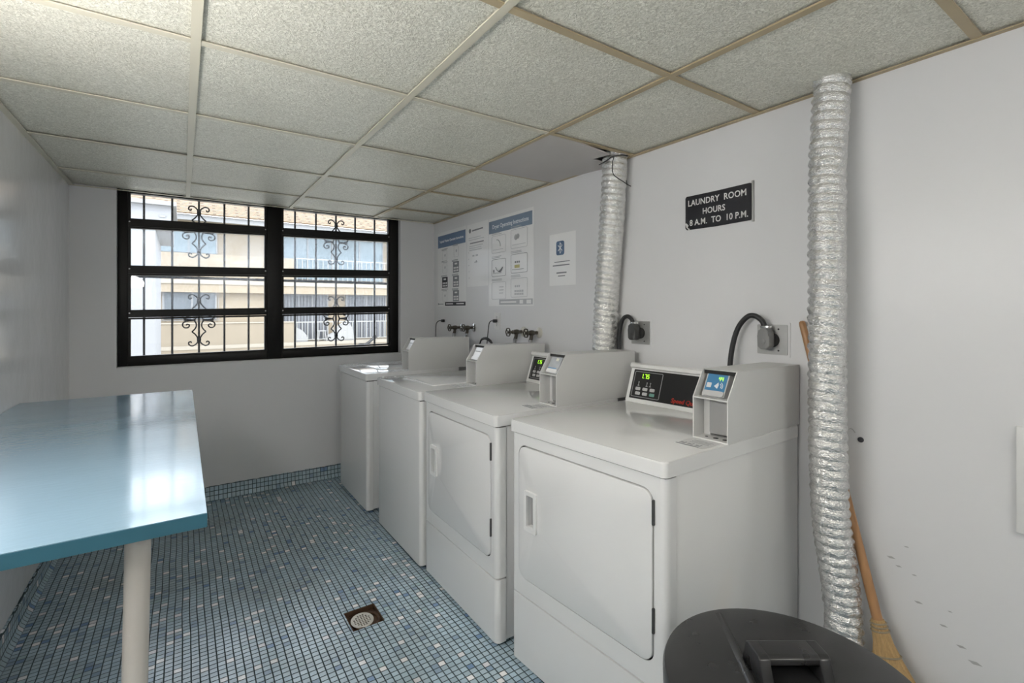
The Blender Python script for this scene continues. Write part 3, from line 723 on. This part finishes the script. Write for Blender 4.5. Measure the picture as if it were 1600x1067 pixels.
def dryer_poster(t):
    W, h = .557, .645
    B().box(.006, W - .014, h - .112, h - .022, Z - .001, Z).build('header_band', 'ink_steel', t)
    text_obj('Dryer Operating Instructions', .040, 'heading', 'white_ink', t, Matrix.Translation((W / 2, h - .068, Z)), .0004, 'CENTER', .95, 0, 1, .0006)
    for c, x in enumerate((.045, .295)):
        for r_ in range(3):
            y0 = (.385, .215, .050)[r_] + (.010 if c else 0); y1 = y0 + (.125 if c == 0 else .130); x1 = x + (.185 if c == 0 else .195)
            b = B(); lines(b, x, x + .14, y1 + .022, 2, .009, .004, Z + .0003); b.build('caption', 'ink_light', t)
            b = B(); frame_box(b, x, x1, y0, y1, .0024)
            if (c, r_) == (0, 0): b.tube([(x + .07 + .045 * math.cos(R(a)), y0 + .045 + .05 * math.sin(R(a)), Z) for a in range(0, 100, 12)], .0035, 5)
            elif (c, r_) == (1, 0):
                b.prism(circ(x + .06, y0 + .075, .020, 10), FXY, Z, Z + .0004); b.prism(circ(x + .085, y0 + .08, .018, 10), FXY, Z, Z + .0004)
            elif (c, r_) == (0, 1):
                b.tube([(x + .10 + .05 * math.cos(R(a)), y0 + .085 + .05 * math.sin(R(a)), Z) for a in range(200, 350, 15)], [.002, .002, .002, .002, .003, .006, .008, .008, .006, .003], 5)
                b.box(x + .02, x + .035, y0 + .03, y0 + .05, Z, Z + .0004)
            elif (c, r_) == (0, 2): lines(b, x + .10, x + .16, y0 + .09, 3, .022, .005, Z + .0003)
            else:
                for q in range(3): b.prism(circ(x + .055 + q * .022, y0 + .075, .008, 8), FXY, Z, Z + .0004)
                if r_ == 2:
                    for q in range(10): b.box(x + .045 + (q % 5) * .022, x + .060 + (q % 5) * .022, y0 + .015 + (q // 5) * .020, y0 + .029 + (q // 5) * .020, Z, Z + .0004)
            lines(b, x + .015, x1 - .02, y0 + .026, 1 if r_ != 2 else 0, .010, .003, Z + .0003)
            dg = b.build('diagram', 'ink_light' if r_ != 1 else 'ink', t)
            if (c, r_) == (1, 1): B().box(x + .045, x + .105, y0 + .035, y0 + .056, Z, Z + .0004).build('yellow_patch', 'ink_yellow', dg)
    B().box(.145, W - .010, .010, .048, Z - .001, Z).build('footer_band', 'ink_light', t)
    b = B(); b.box(.165, .36, .023, .034, Z, Z + .0004); b.box(.40, .44, .016, .042, Z, Z + .0004); b.box(.48, .53, .016, .042, Z, Z + .0004); b.build('footer_print', 'paper', t)
def plain_notice(t):
    b = B(); b.prism(circ(.05, .440, .018, 14), FXY, Z, Z + .0004); b.prism([(.085, .432), (.25, .436), (.25, .446), (.085, .444)], FXY, Z, Z + .0004); b.build('letterhead', 'ink', t)
    b = B(); lines(b, .03, .27, .385, 2, .016, .004, Z + .0003); b.build('text_line', 'ink_light', t)
    b = B(); lines(b, .05, .27, .345, 1, .016, .008, Z + .0003, .1); b.build('text_line', 'ink', t)
    b = B(); lines(b, .04, .28, .320, 3, .016, .004, Z + .0003); b.build('text_line', 'ink_light', t)
    b = B(); b.box(.09, .12, .235, .247, Z, Z + .0004); b.box(.14, .175, .235, .247, Z, Z + .0004); b.box(.12, .165, .185, .193, Z, Z + .0004); b.prism(circ(.15, .196, .008, 10), FXY, Z, Z + .0004); b.build('diagram', 'ink_light', t)
    b = B()
    for k in range(5):
        b.prism(circ(.03 + .002 * k, .27 - .05 * k, .004, 8), FXY, Z, Z + .0004)
    b.build('list_dots', 'ink_light', t)
def wireless_sheet(t):
    W, h = .243, .314
    b = B(); b.prism(rrect(.068, .142, .183, .268, .014, 5), FXY, Z - .0003, Z + .0003); badge = b.build('badge', 'ink_blue', t)
    cx, cy, s = .105, .2255, .030; p = [(-.62, .55), (.62, -.52), (0, -1.1), (0, 1.1), (.62, .52), (-.62, -.55)]
    b = B(); b.tube([(cx + a * s, cy + c * s, Z + .0006) for a, c in p], .0026, 6); b.build('badge_symbol', 'white_ink', badge)
    b = B(); lines(b, .05, .20, .145, 1, .01, .005, Z + .0003, .1); lines(b, .035, .20, .125, 1, .01, .007, Z + .0003, .1); b.build('text_line', 'ink', t)
    b = B(); lines(b, .07, .17, .080, 1, .01, .008, Z + .0003, .1); lines(b, .085, .15, .060, 1, .01, .006, Z + .0003, .1); b.build('text_line', 'ink', t)
poster(3.945, 1.368, .527, .652, 'instruction_poster', 'washer instruction poster with dark blue heading, leftmost on the wall above the washers', 'poster', washer_poster)
poster(3.404, 1.524, .323, .492, 'paper_notice', 'shorter plain white paper notice hung between the two blue headed posters', 'notice', plain_notice)
poster(3.072, 1.369, .557, .645, 'instruction_poster', 'large dryer instruction poster with steel blue heading and six outlined diagrams', 'poster', dryer_poster)
poster(2.352, 1.491, .243, .314, 'laminated_sheet', 'small laminated white sheet with blue rounded wireless badge near the far duct', 'notice', wireless_sheet)
# LAUNDRY ROOM sign
sg = empty('hours_sign', mtx=wall_frame(1.366, 1.702)); tag(sg, 'black engraved sign with white laundry room hours lettering', 'sign')
B().prism([(0, .010), (.008, .002), (.15, .0), (.304, .003), (.307, .010), (.308, .150), (.300, .153), (.15, .151), (.006, .152), (0, .145)], FXY, .002, .006).build('plate', 'sign', sg)
B().box(.3085, .316, -.004, .160, 0, .008, .001).build('side_strip', 'grey_panel', sg, loc=(0, 0, 0))
for body, x, y, s, wsx in (('LAUNDRY  ROOM', .150, .118, .037, .88), ('HOURS', .140, .073, .036, .88), ('8 A.M.  TO  10 P.M.', .158, .030, .037, .86)):
    text_obj(body, s, 'lettering', 'sign_text', sg, Matrix.Translation((x, y, .006)), .0003, 'CENTER', wsx, 0, 1.04, .0006)
B().prism([(0, .03), (.004, .034), (.016, .022), (.012, .012), (.024, .004), (.018, 0), (.006, .012)], FXY, .006, .0064).build('chipped_corner', 'sign_text', sg)
# white board at the right edge of the picture
pn = B(); pn.box(0, .22, 0, .289, .0005, .012, .003)
o = pn.build('wall_panel', 'plastic_white'); o.matrix_world = wall_frame(.316, .742); tag(o, 'blank white panel fixed on the wall at the far right edge', 'panel')
# duplex outlet and plugs above the washers
ol = empty('wall_outlet', mtx=wall_frame(2.991, 1.201)); tag(ol, 'white duplex wall outlet below the large dryer poster', 'outlet')
b = B(); b.prism(rrect(0, .078, 0, .120, .005, 3), FXY, 0, .006); b.build('cover_plate', 'plastic_white', ol)
for y in (.018, .068):
    b = B(); b.prism(rrect(.022, .056, y, y + .034, .012, 5), FXY, .006, .008); sk = b.build('socket', 'plastic_white', ol)
    b = B(); b.box(.032, .034, y + .016, y + .026, .008, .0084); b.box(.043, .045, y + .016, y + .026, .008, .0084); b.prism(circ(.0385, y + .009, .003, 8), FXY, .008, .0084); b.build('slots', 'dark', sk)
def cord(name, label, plug_pos, path, r=.0035, plug_mat='cable', coil=None):
    t = empty(name, plug_pos); tag(t, label, 'power cord')
    P = Vector(plug_pos)
    B().box(-.036, -.0085, -.014, .014, -.012, .012, .005).build('plug', plug_mat, t)
    b = B(); b.tube(smooth_path([Vector(p) - P for p in path], 8), r, 8)
    if coil: b.tube([Vector(p) - P for p in coil], r * 1.3, 8)
    b.build('cord', 'cable', t)
cord('power_cord', 'black cord from the outlet below the large poster, looping behind the second washer', (XR - .0, 2.952, 1.262), [(1.853, 2.952, 1.262), (1.832, 2.955, 1.262), (1.822, 2.966, 1.245), (1.820, 2.975, 1.20), (1.818, 2.985, 1.13), (1.81, 2.99, 1.00), (1.81, 2.99, .8)])
cord('power_cord', 'black cord plugged into the wall by the far corner behind the last washer', (XR + .0085, 3.815, 1.246), [(1.860, 3.815, 1.246), (1.840, 3.825, 1.246), (1.828, 3.85, 1.225), (1.826, 3.86, 1.18), (1.826, 3.86, 1.0), (1.826, 3.86, .8)])
# black cable bundle lying on the washer console
b = B(); b.tube(smooth_path([(1.775, 3.02, 1.095), (1.765, 2.98, 1.128), (1.765, 2.93, 1.142), (1.77, 2.89, 1.134), (1.78, 2.865, 1.112), (1.79, 2.85, 1.06)]), [.004, .005, .005, .006, .007, .008, .009, .010, .010, .011, .011, .011, .011, .010, .010, .009, .008, .007, .006, .006, .005][:21], 8)
tag(b.build('cable_loop', 'cable'), 'black loop of cable humped over the back of the second washer', 'cable')
# 240 V outlets and dryer cords
def dryer_outlet(y, z, label):
    t = empty('dryer_outlet', mtx=wall_frame(y, z)); tag(t, label, 'outlet', 'dryer outlets')
    b = B(); b.prism(rrect(-.008, .124, -.008, .124, .004, 3), FXY, 0, .003); b.build('patch_rim', 'wall', t)
    b = B(); b.prism(rrect(0, .115, 0, .115, .004, 3), FXY, .003, .006); b.build('cover_plate', 'steel', t)
    b = B(); b.lathe([(.028, .006), (.028, .014), (.024, .016)], Matrix.Translation((.058, .056, 0)), 24); b.build('receptacle', 'dark', t)
    b = B(); b.prism(circ(.082, .098, .0035, 8), FXY, .006, .0068); b.prism(circ(.082, .016, .0035, 8), FXY, .006, .0068); b.build('screw_holes', 'dark', t)
dryer_outlet(1.035, 1.174, 'square steel outlet plate with a bulky grey plug above the near dryer')
dryer_outlet(1.684, 1.174, 'square steel outlet plate with a dark plug right of the far foil duct')
def dryer_cord(y, z, pm, path, label):
    t = empty('power_cord', (XR - .016, y, z)); tag(t, label, 'power cord', 'dryer power cords'); P = Vector(t.location)
    b = B(); b.prism([(-.022, -.030), (-.012, -.040), (.012, -.040), (.024, -.026), (.024, .010), (.014, .030), (.012, .040), (-.012, .040), (-.014, .030), (-.024, .012)], lambda a, c, q: Vector((-q, -a, c)), .0, .042)
    bmesh.ops.bevel(b.bm, geom=[e for e in b.bm.edges], offset=.004, segments=2, profile=.5, affect='EDGES'); pl = b.build('plug', pm, t)
    B().lathe([(.010, 0), (.010, .003), (.006, .004)], Matrix.Translation((-.042, 0, -.010)) @ Matrix.Rotation(R(-90), 4, 'Y'), 16).build('plug_screw', pm, pl)
    B().box(-.034, -.008, -.016, .016, .038, .050, .003).build('cord_clamp', 'chrome', t)
    b = B(); b.tube(smooth_path([Vector(p) - P for p in path], 8), .0105, 10); b.build('cord', 'cable', t)
dryer_cord(.985, 1.236, 'plug_grey', [(1.848, .990, 1.285), (1.846, 1.000, 1.305), (1.844, 1.025, 1.322), (1.842, 1.055, 1.318), (1.838, 1.090, 1.275), (1.834, 1.112, 1.20), (1.830, 1.122, 1.10), (1.83, 1.125, .95)], 'thick black cord arching from the grey plug down behind the near dryer')
dryer_cord(1.640, 1.236, 'plug_dark', [(1.848, 1.648, 1.284), (1.848, 1.660, 1.302), (1.848, 1.685, 1.312), (1.848, 1.715, 1.295), (1.850, 1.735, 1.24), (1.852, 1.742, 1.19), (1.855, 1.743, 1.10)], 'thick black cord arching from the dark plug beside the far foil duct')
# water valves
def valve(y, z, reach, label, pale):
    t = empty('water_valve', (XR, y, z)); tag(t, label, 'water valve', 'water valves above the washers')
    rx = Matrix.Rotation(R(-90), 4, 'Y')
    B().lathe([(.034, .0), (.034, .004), (.026, .010), (.014, .012), (.014, .016)], rx, 24).build('escutcheon', 'escutcheon' if pale else 'chrome', t)
    b = B(); b.lathe([(.011, .012), (.011, .040), (.016, .045), (.018, .060), (.016, .075), (.012, .080), (.013, .092), (.009, .096), (.006, reach - .004), (.006, reach)], rx, 16)
    b.tube([(-.060, 0, -.004), (-.060, .004, -.030), (-.062, .008, -.046)], [.011, .012, .013], 12); b.build('valve_body', 'steel_dark', t)
    b = B(); b.tube([(-.062, .008, -.044), (-.063, .010, -.060), (-.065, .013, -.085)], [.014, .014, .010], 12); b.build('hose_nut', 'chrome', t)
    b = B(); r = .026
    b.tube([(-reach, r * math.cos(2 * math.pi * k / 24) * (1 + .06 * math.cos(k * math.pi / 2)), r * math.sin(2 * math.pi * k / 24) * (1 + .06 * math.cos(k * math.pi / 2))) for k in range(25)], .0042, 8, False)
    for k in range(4): a = R(45 + 90 * k); b.tube([(-reach, 0, 0), (-reach, r * math.cos(a), r * math.sin(a))], .0032, 6)
    b.lathe([(.008, reach - .006), (.008, reach + .004)], rx, 12); b.build('handwheel', 'steel_dark', t)
valve(2.458, 1.197, .105, 'water valve nearest the far foil duct, with pale round wall flange', True)
valve(2.628, 1.197, .125, 'water valve second from the far foil duct, beside the pale flanged one', True)
valve(3.292, 1.203, .095, 'water valve nearer the outlet in the pair above the last washer', False)
valve(3.500, 1.198, .110, 'water valve closest to the window corner', False)

# ------------------------------------------------------------------ folding table on the left
tb = empty('folding_table', (-.27, 2.0, 0)); tag(tb, 'wall mounted folding table with scratched blue laminate top and white post leg', 'table')
ox, oy = -.27, 2.0; tx0, tx1, ty0, ty1 = XL + .003, .041, 1.135, 2.905
B().box(tx0 - ox, tx1 - ox, ty0 - oy, ty1 - oy, .917, .9435).build('edge_band', 'table_edge', tb)
B().box(tx0 - ox, tx1 - ox - .0008, ty0 - oy + .0008, ty1 - oy - .0008, .9436, .9450).build('table_top', 'table_top', tb)
B().tube([(-.090 - ox, 1.235 - oy, 0), (-.073 - ox, 1.225 - oy, .917)], .0215, 24).build('leg', 'leg_paint', tb)
B().box(tx0 - ox, tx0 - ox + .04, ty0 - oy + .05, ty1 - oy - .05, .87, .917).build('wall_ledger', 'table_edge', tb)

# ------------------------------------------------------------------ floor drain
fd = empty('floor_drain', ((DX0 + DX1) / 2, (DY0 + DY1) / 2, 0)); tag(fd, 'rusty square floor drain with round perforated strainer set in the mosaic', 'drain')
hx, hy = (DX1 - DX0) / 2, (DY1 - DY0) / 2
b = B(); b.box(-hx, hx, -hy, hy, -.060, -.024)
for a in ((-hx, -hx + .004, -hy, hy), (hx - .004, hx, -hy, hy), (-hx, hx, -hy, -hy + .004), (-hx, hx, hy - .004, hy)): b.box(a[0], a[1], a[2], a[3], -.024, -.002)
b.build('pit', 'rust', fd)
b = B(); b.tube([(.008 + .056 * math.cos(2 * math.pi * k / 32), -.006 + .056 * math.sin(2 * math.pi * k / 32), -.017) for k in range(33)], .007, 8, False); b.build('rim_ring', 'rust', fd)
holes = []
for i in range(-3, 4):
    for j in range(-3, 4):
        if i * i + j * j < 10.5: holes.append(list(reversed([(i * .0105 + .0042 * sx, j * .0105 + .0042 * sy) for sx, sy in ((-.75, -.75), (.75, -.75), (.75, .75), (-.75, .75))])))
b = B(); b.plate(circ(0, 0, .048, 36), holes, FXY, -.001, .001); st = b.build('strainer', 'strainer', fd, Matrix.Translation((-.010, -.008, -.008)) @ Matrix.Rotation(R(5), 4, 'X'))

# ------------------------------------------------------------------ trash can
tc_ = empty('trash_can', (.980, .472, 0)); tag(tc_, 'round black plastic trash can with a lid in the near right corner', 'trash can')
B().lathe([(.170, 0), (.176, .004), (.212, .560), (.222, .565), (.222, .585), (.212, .588)], seg=56).build('body', 'black_plastic', tc_)
b = B(); b.lathe([(.232, .575), (.239, .580), (.2395, .612), (.236, .621), (.228, .6225), (.17, .626), (.09, .6295), (.001, .631)], seg=72); lid = b.build('lid', 'black_plastic', tc_, sharp=50)
dv = Vector((-.677, -.736, 0)); nv = Vector((.736, -.677, 0)); c0 = Vector((.078, .204, 0))
def lidz(p): return .6312 - .0075 * min(1, (p.length / .228)) ** 1.4
b = B(); rr = []
for k in range(25):
    p = c0 + dv * (.412 * k / 24); z = lidz(p); hgt = .0015 + .0075 * min(1, max(0, (k - 2) / 9))
    rr.append([p + nv * -.010 + Vector((0, 0, z - .002)), p + nv * -.003 + Vector((0, 0, z + hgt)), p + nv * .003 + Vector((0, 0, z + hgt)), p + nv * .010 + Vector((0, 0, z - .002))])
b.loops(rr); b.build('lid_ridge', 'black_plastic', lid, sharp=60)
hm = Matrix.Translation((.012, .010, .624)) @ Matrix.Rotation(math.atan2(-.56, .83), 4, 'Z')
b = B()   # arched handle: two cheeks, a top bar, sloping apron behind
yz = lambda a, c, t: Vector((t, a, c))
for x0, x1 in ((-.070, -.048), (.048, .070)):
    b.prism([(-.040, 0), (.050, 0), (.036, .046), (.028, .051), (-.012, .051), (-.020, .046)], yz, x0, x1)
b.prism([(-.020, .034), (-.020, .046), (-.012, .051), (.028, .051), (.036, .046), (.036, .038), (.020, .034)], yz, -.050, .050)
b.prism([(.050, 0), (.036, .046), (.028, .046), (.040, 0)], yz, -.050, .050)
b.prism([(-.040, 0), (-.036, .010), (-.030, .010), (-.030, 0)], yz, -.050, .050)
bmesh.ops.bevel(b.bm, geom=b.bm.edges[:], offset=.0025, segments=2, profile=.5, affect='EDGES')
b.build('lid_handle', 'black_plastic', lid, hm, sharp=50)

# ------------------------------------------------------------------ broom leaning on the wall
bt, bb_ = Vector((1.868, .864, 1.305)), Vector((1.800, .522, .02)); ax = (bb_ - bt)
bo = empty('broom', (bb_.x, bb_.y, 0)); tag(bo, 'straw broom with brown wooden handle leaning on the wall behind the near duct', 'broom'); P = Vector(bo.location)
at = lambda t: bt + ax * t - P
B().tube([at(0), at(.003), at(.012), at(.3), at(.75)], [.006, .010, .0115, .0125, .0145], 16).build('handle', 'wood', bo)
ux = Vector((0, 1, 0)); an = ax.normalized(); ux = (Vector((.25, -1, 0)) - an * an.dot(Vector((.25, -1, 0)))).normalized(); uy = an.cross(ux)
b = B(); rings = []; sg_ = 40
for t, a_, c_ in ((.715, .017, .017), (.74, .022, .020), (.765, .026, .021), (.80, .038, .024), (.85, .060, .028), (.92, .088, .030), (.985, .105, .028), (1.0, .100, .022)):
    rings.append([at(t + .014) + ux * (a_ * math.cos(2 * math.pi * k / sg_) * (1 + .05 * ((k * 7) % 3 - 1))) + uy * (c_ * math.sin(2 * math.pi * k / sg_) * (1 + .08 * ((k * 5) % 3 - 1))) for k in range(sg_)])
b.loops(rings); b.build('bristles', 'straw', bo, sharp=20)
for t, a_, c_ in ((.722, .020, .019), (.730, .021, .020), (.738, .023, .021), (.790, .036, .025)):
    b = B(); b.tube([at(t + .014) + ux * (a_ * 1.04 * math.cos(2 * math.pi * k / 24)) + uy * (c_ * 1.06 * math.sin(2 * math.pi * k / 24)) for k in range(25)], .0026, 6, False); b.build('binding', 'twine', bo)

# ------------------------------------------------------------------ outside: court and neighbouring houses
struct(B().box(-40, 50, YB + .3, 60, -.62, -.50).build('ground', 'ground'))
nb = empty('apartment_building', (4, 22, 0)); tag(nb, 'peach two storey apartment building with shingled roof across the court', 'building')
def part(name, m, boxes, parent=nb, bev=0):
    b = B()
    for q in boxes: b.box(q[0] - 4, q[1] - 4, q[2] - 22, q[3] - 22, q[4], q[5], bev)
    return b.build(name, m, parent)
part('main_wall', 'stucco', [(-14, 24, 22.7, 27, -.5, 4.9)])
part('bay_wall', 'stucco', [(-3, 3.25, 22.3, 22.7, -.06, 1.98), (-3, 3.25, 22.3, 22.7, 2.46, 4.70)])
part('upper_slab', 'stucco_pale', [(-3, 24, 21.95, 22.7, 2.30, 2.46)])
part('beam_band', 'stucco', [(-3, 24, 22.0, 22.7, 1.98, 2.30)])
part('parapet', 'stucco_par', [(-3, 3.92, 21.98, 22.16, -.45, .77)]); part('parapet_cap', 'stucco_pale', [(-3, 3.95, 21.95, 22.19, .77, .82)])
part('parapet', 'stucco', [(-3, 3.92, 21.98, 22.16, 2.46, 3.46)])
part('patio_slab', 'stucco_pale', [(-3, 24, 21.9, 22.7, -.20, -.06)]); part('patio_edge', 'stucco_par', [(-3, 24, 21.92, 22.7, -.50, -.20)])
for z0, z1 in ((-.06, .80), (2.46, 3.50)):
    b = [(3.95, 20, 22.02, 22.07, z1 - .04, z1), (3.95, 20, 22.02, 22.07, z0 + .08, z0 + .11)]
    x = 4.0
    while x < 20: b.append((x, x + .022, 22.03, 22.06, z0 + .08, z1)); x += .21
    part('railing', 'railing', b)
s = 22.7 / 22
def opening(x0, x1, z0, z1, m, mull, kind='window', fy=22.6):
    s = (fy + .1) / 22
    X0, X1 = x0 * s, x1 * s; Z0, Z1 = 1.35 + (z0 - 1.35) * s, 1.35 + (z1 - 1.35) * s
    fr = part('sliding_door' if kind == 'door' else 'far_window', 'fascia', [(X0 - .05, X0, fy, fy + .12, Z0, Z1 + .05), (X1, X1 + .05, fy, fy + .12, Z0, Z1 + .05), (X0 - .05, X1 + .05, fy, fy + .12, Z1, Z1 + .05)] + [(q * s - .025, q * s + .025, fy, fy + .12, Z0, Z1) for q in mull])
    b = B(); b.box(X0 - 4, X1 - 4, fy + .03 - 22, fy + .06 - 22, Z0, Z1); b.build('pane', m, fr)
opening(-.55, 1.05, .96, 2.06, 'far_glass', (.30,), fy=22.2)
opening(-.87, 1.07, 3.47, 4.32, 'far_glass_blue', (.2,), fy=22.2)
opening(3.3, 5.19, 0.05, 1.94, 'blinds', (4.6,), 'door')
opening(6.04, 7.78, 0.05, 1.94, 'blinds', (6.9,), 'door')
opening(3.3, 7.65, 2.6, 4.38, 'far_glass_blue', (4.4, 5.4, 6.6), 'door')
# bars in front of the ground floor window
part('window_bars', 'fascia', [(-.75, 1.22, 22.17, 22.19, 2.12, 2.14), (-.75, 1.22, 22.17, 22.19, .90, .92), (-.62, -.60, 22.17, 22.19, .9, 2.14), (1.16, 1.18, 22.17, 22.19, .9, 2.14)])
part('fascia_board', 'fascia', [(-14, 24, 21.35, 21.45, 4.62, 4.82)]); part('soffit', 'stucco_pale', [(-14, 24, 21.45, 22.7, 4.70, 4.74)])
b = B(); b.loops([[Vector((-18, -.75, 4.82)), Vector((20, -.75, 4.82)), Vector((20, 6, 8.3)), Vector((-18, 6, 8.3))], [Vector((-18, -.75, 4.88)), Vector((20, -.75, 4.88)), Vector((20, 6, 8.36)), Vector((-18, 6, 8.36))]]); b.build('roof', 'shingle', nb)
wg_ = empty('white_house', (-3, 12, 0)); tag(wg_, 'white house wall close by at the left edge of the window view', 'building')
B().box(-5, 2.555, 0, 3, -.5, 2.93).build('lower_wall', 'white_stucco', wg_)
B().box(-5, 2.82, -.0, 3, 2.96, 3.42).build('upper_wall', 'white_stucco_up', wg_); B().box(-5, 2.90, -.12, 3, 3.42, 3.50).build('eave_trim', 'white_stucco', wg_); B().box(-5, 2.82, -.02, 3, 2.93, 2.96).build('ledge', 'white_stucco', wg_)
B().box(2.62, 2.72, -.02, 0, 3.19, 3.23).build('wall_vent', 'fascia', wg_)
# things on the far patio
def draped(name, label, x0, x1, z1, prof):
    b = B(); rings = []; n = 12
    for i in range(n + 1):
        y = 22.15 + .4 * i / n; wv = .02 * math.sin(i * 2.1); k = 1 - .12 * abs(i / n - .5)
        rings.append([Vector((x0 + (x1 - x0) * a + wv, y, -.06 + (z1 + .06) * c * k)) for a, c in prof])
    b.loops(rings); o = b.build(name, 'cover', sharp=25); tag(o, label, 'covered lounger')
draped('covered_lounger', 'white cloth covered lounger just right of the sand coloured parapet', 3.96, 4.46, .58, [(0, 0), (0, 1), (.25, .93), (.6, .75), (.9, .45), (1, .1), (.97, 0)])
draped('covered_lounger', 'taller white cloth covered lounger in the middle of the far patio', 5.30, 6.42, .74, [(0, 0), (.03, .3), (.25, .45), (.45, .85), (.60, 1), (.85, .96), (.97, .6), (1, .1), (1, 0)])
st_ = empty('plastic_stool', (5.07, 22.35, -.06)); tag(st_, 'small white plastic stool between the two covered loungers', 'stool')
B().box(-.17, .17, -.17, .17, .42, .46, .01).build('seat', 'cover', st_)
for sx in (-1, 1):
    for sy in (-1, 1): B().tube([(sx * .16, sy * .16, 0), (sx * .12, sy * .12, .42)], .022, 8).build('leg', 'cover', st_)
b = B(); b.lathe([(.02, 0), (.16, .02), (.20, .14), (.16, .26), (.05, .32)], Matrix.Translation((6.55, 21.5, -.50)), 20)
b.tube(smooth_path([(6.55, 21.5, -.24), (6.75, 21.5, -.22), (6.95, 21.5, -.10), (7.15, 21.5, .06)]), [.05, .05, .05, .05, .05, .05, .055, .055, .06, .06, .065, .07, .075], 12)
b.tube([(6.95, 21.5, -.10), (6.85, 21.5, -.50)], .04, 8); b.lathe([(.05, -.06), (.10, -.03), (.10, .05), (.05, .08)], Matrix.Translation((7.18, 21.5, .08)), 16)
tag(b.build('garden_fixture', 'dark_grey'), 'dark angled fixture standing below the far patio railing', 'garden fixture')
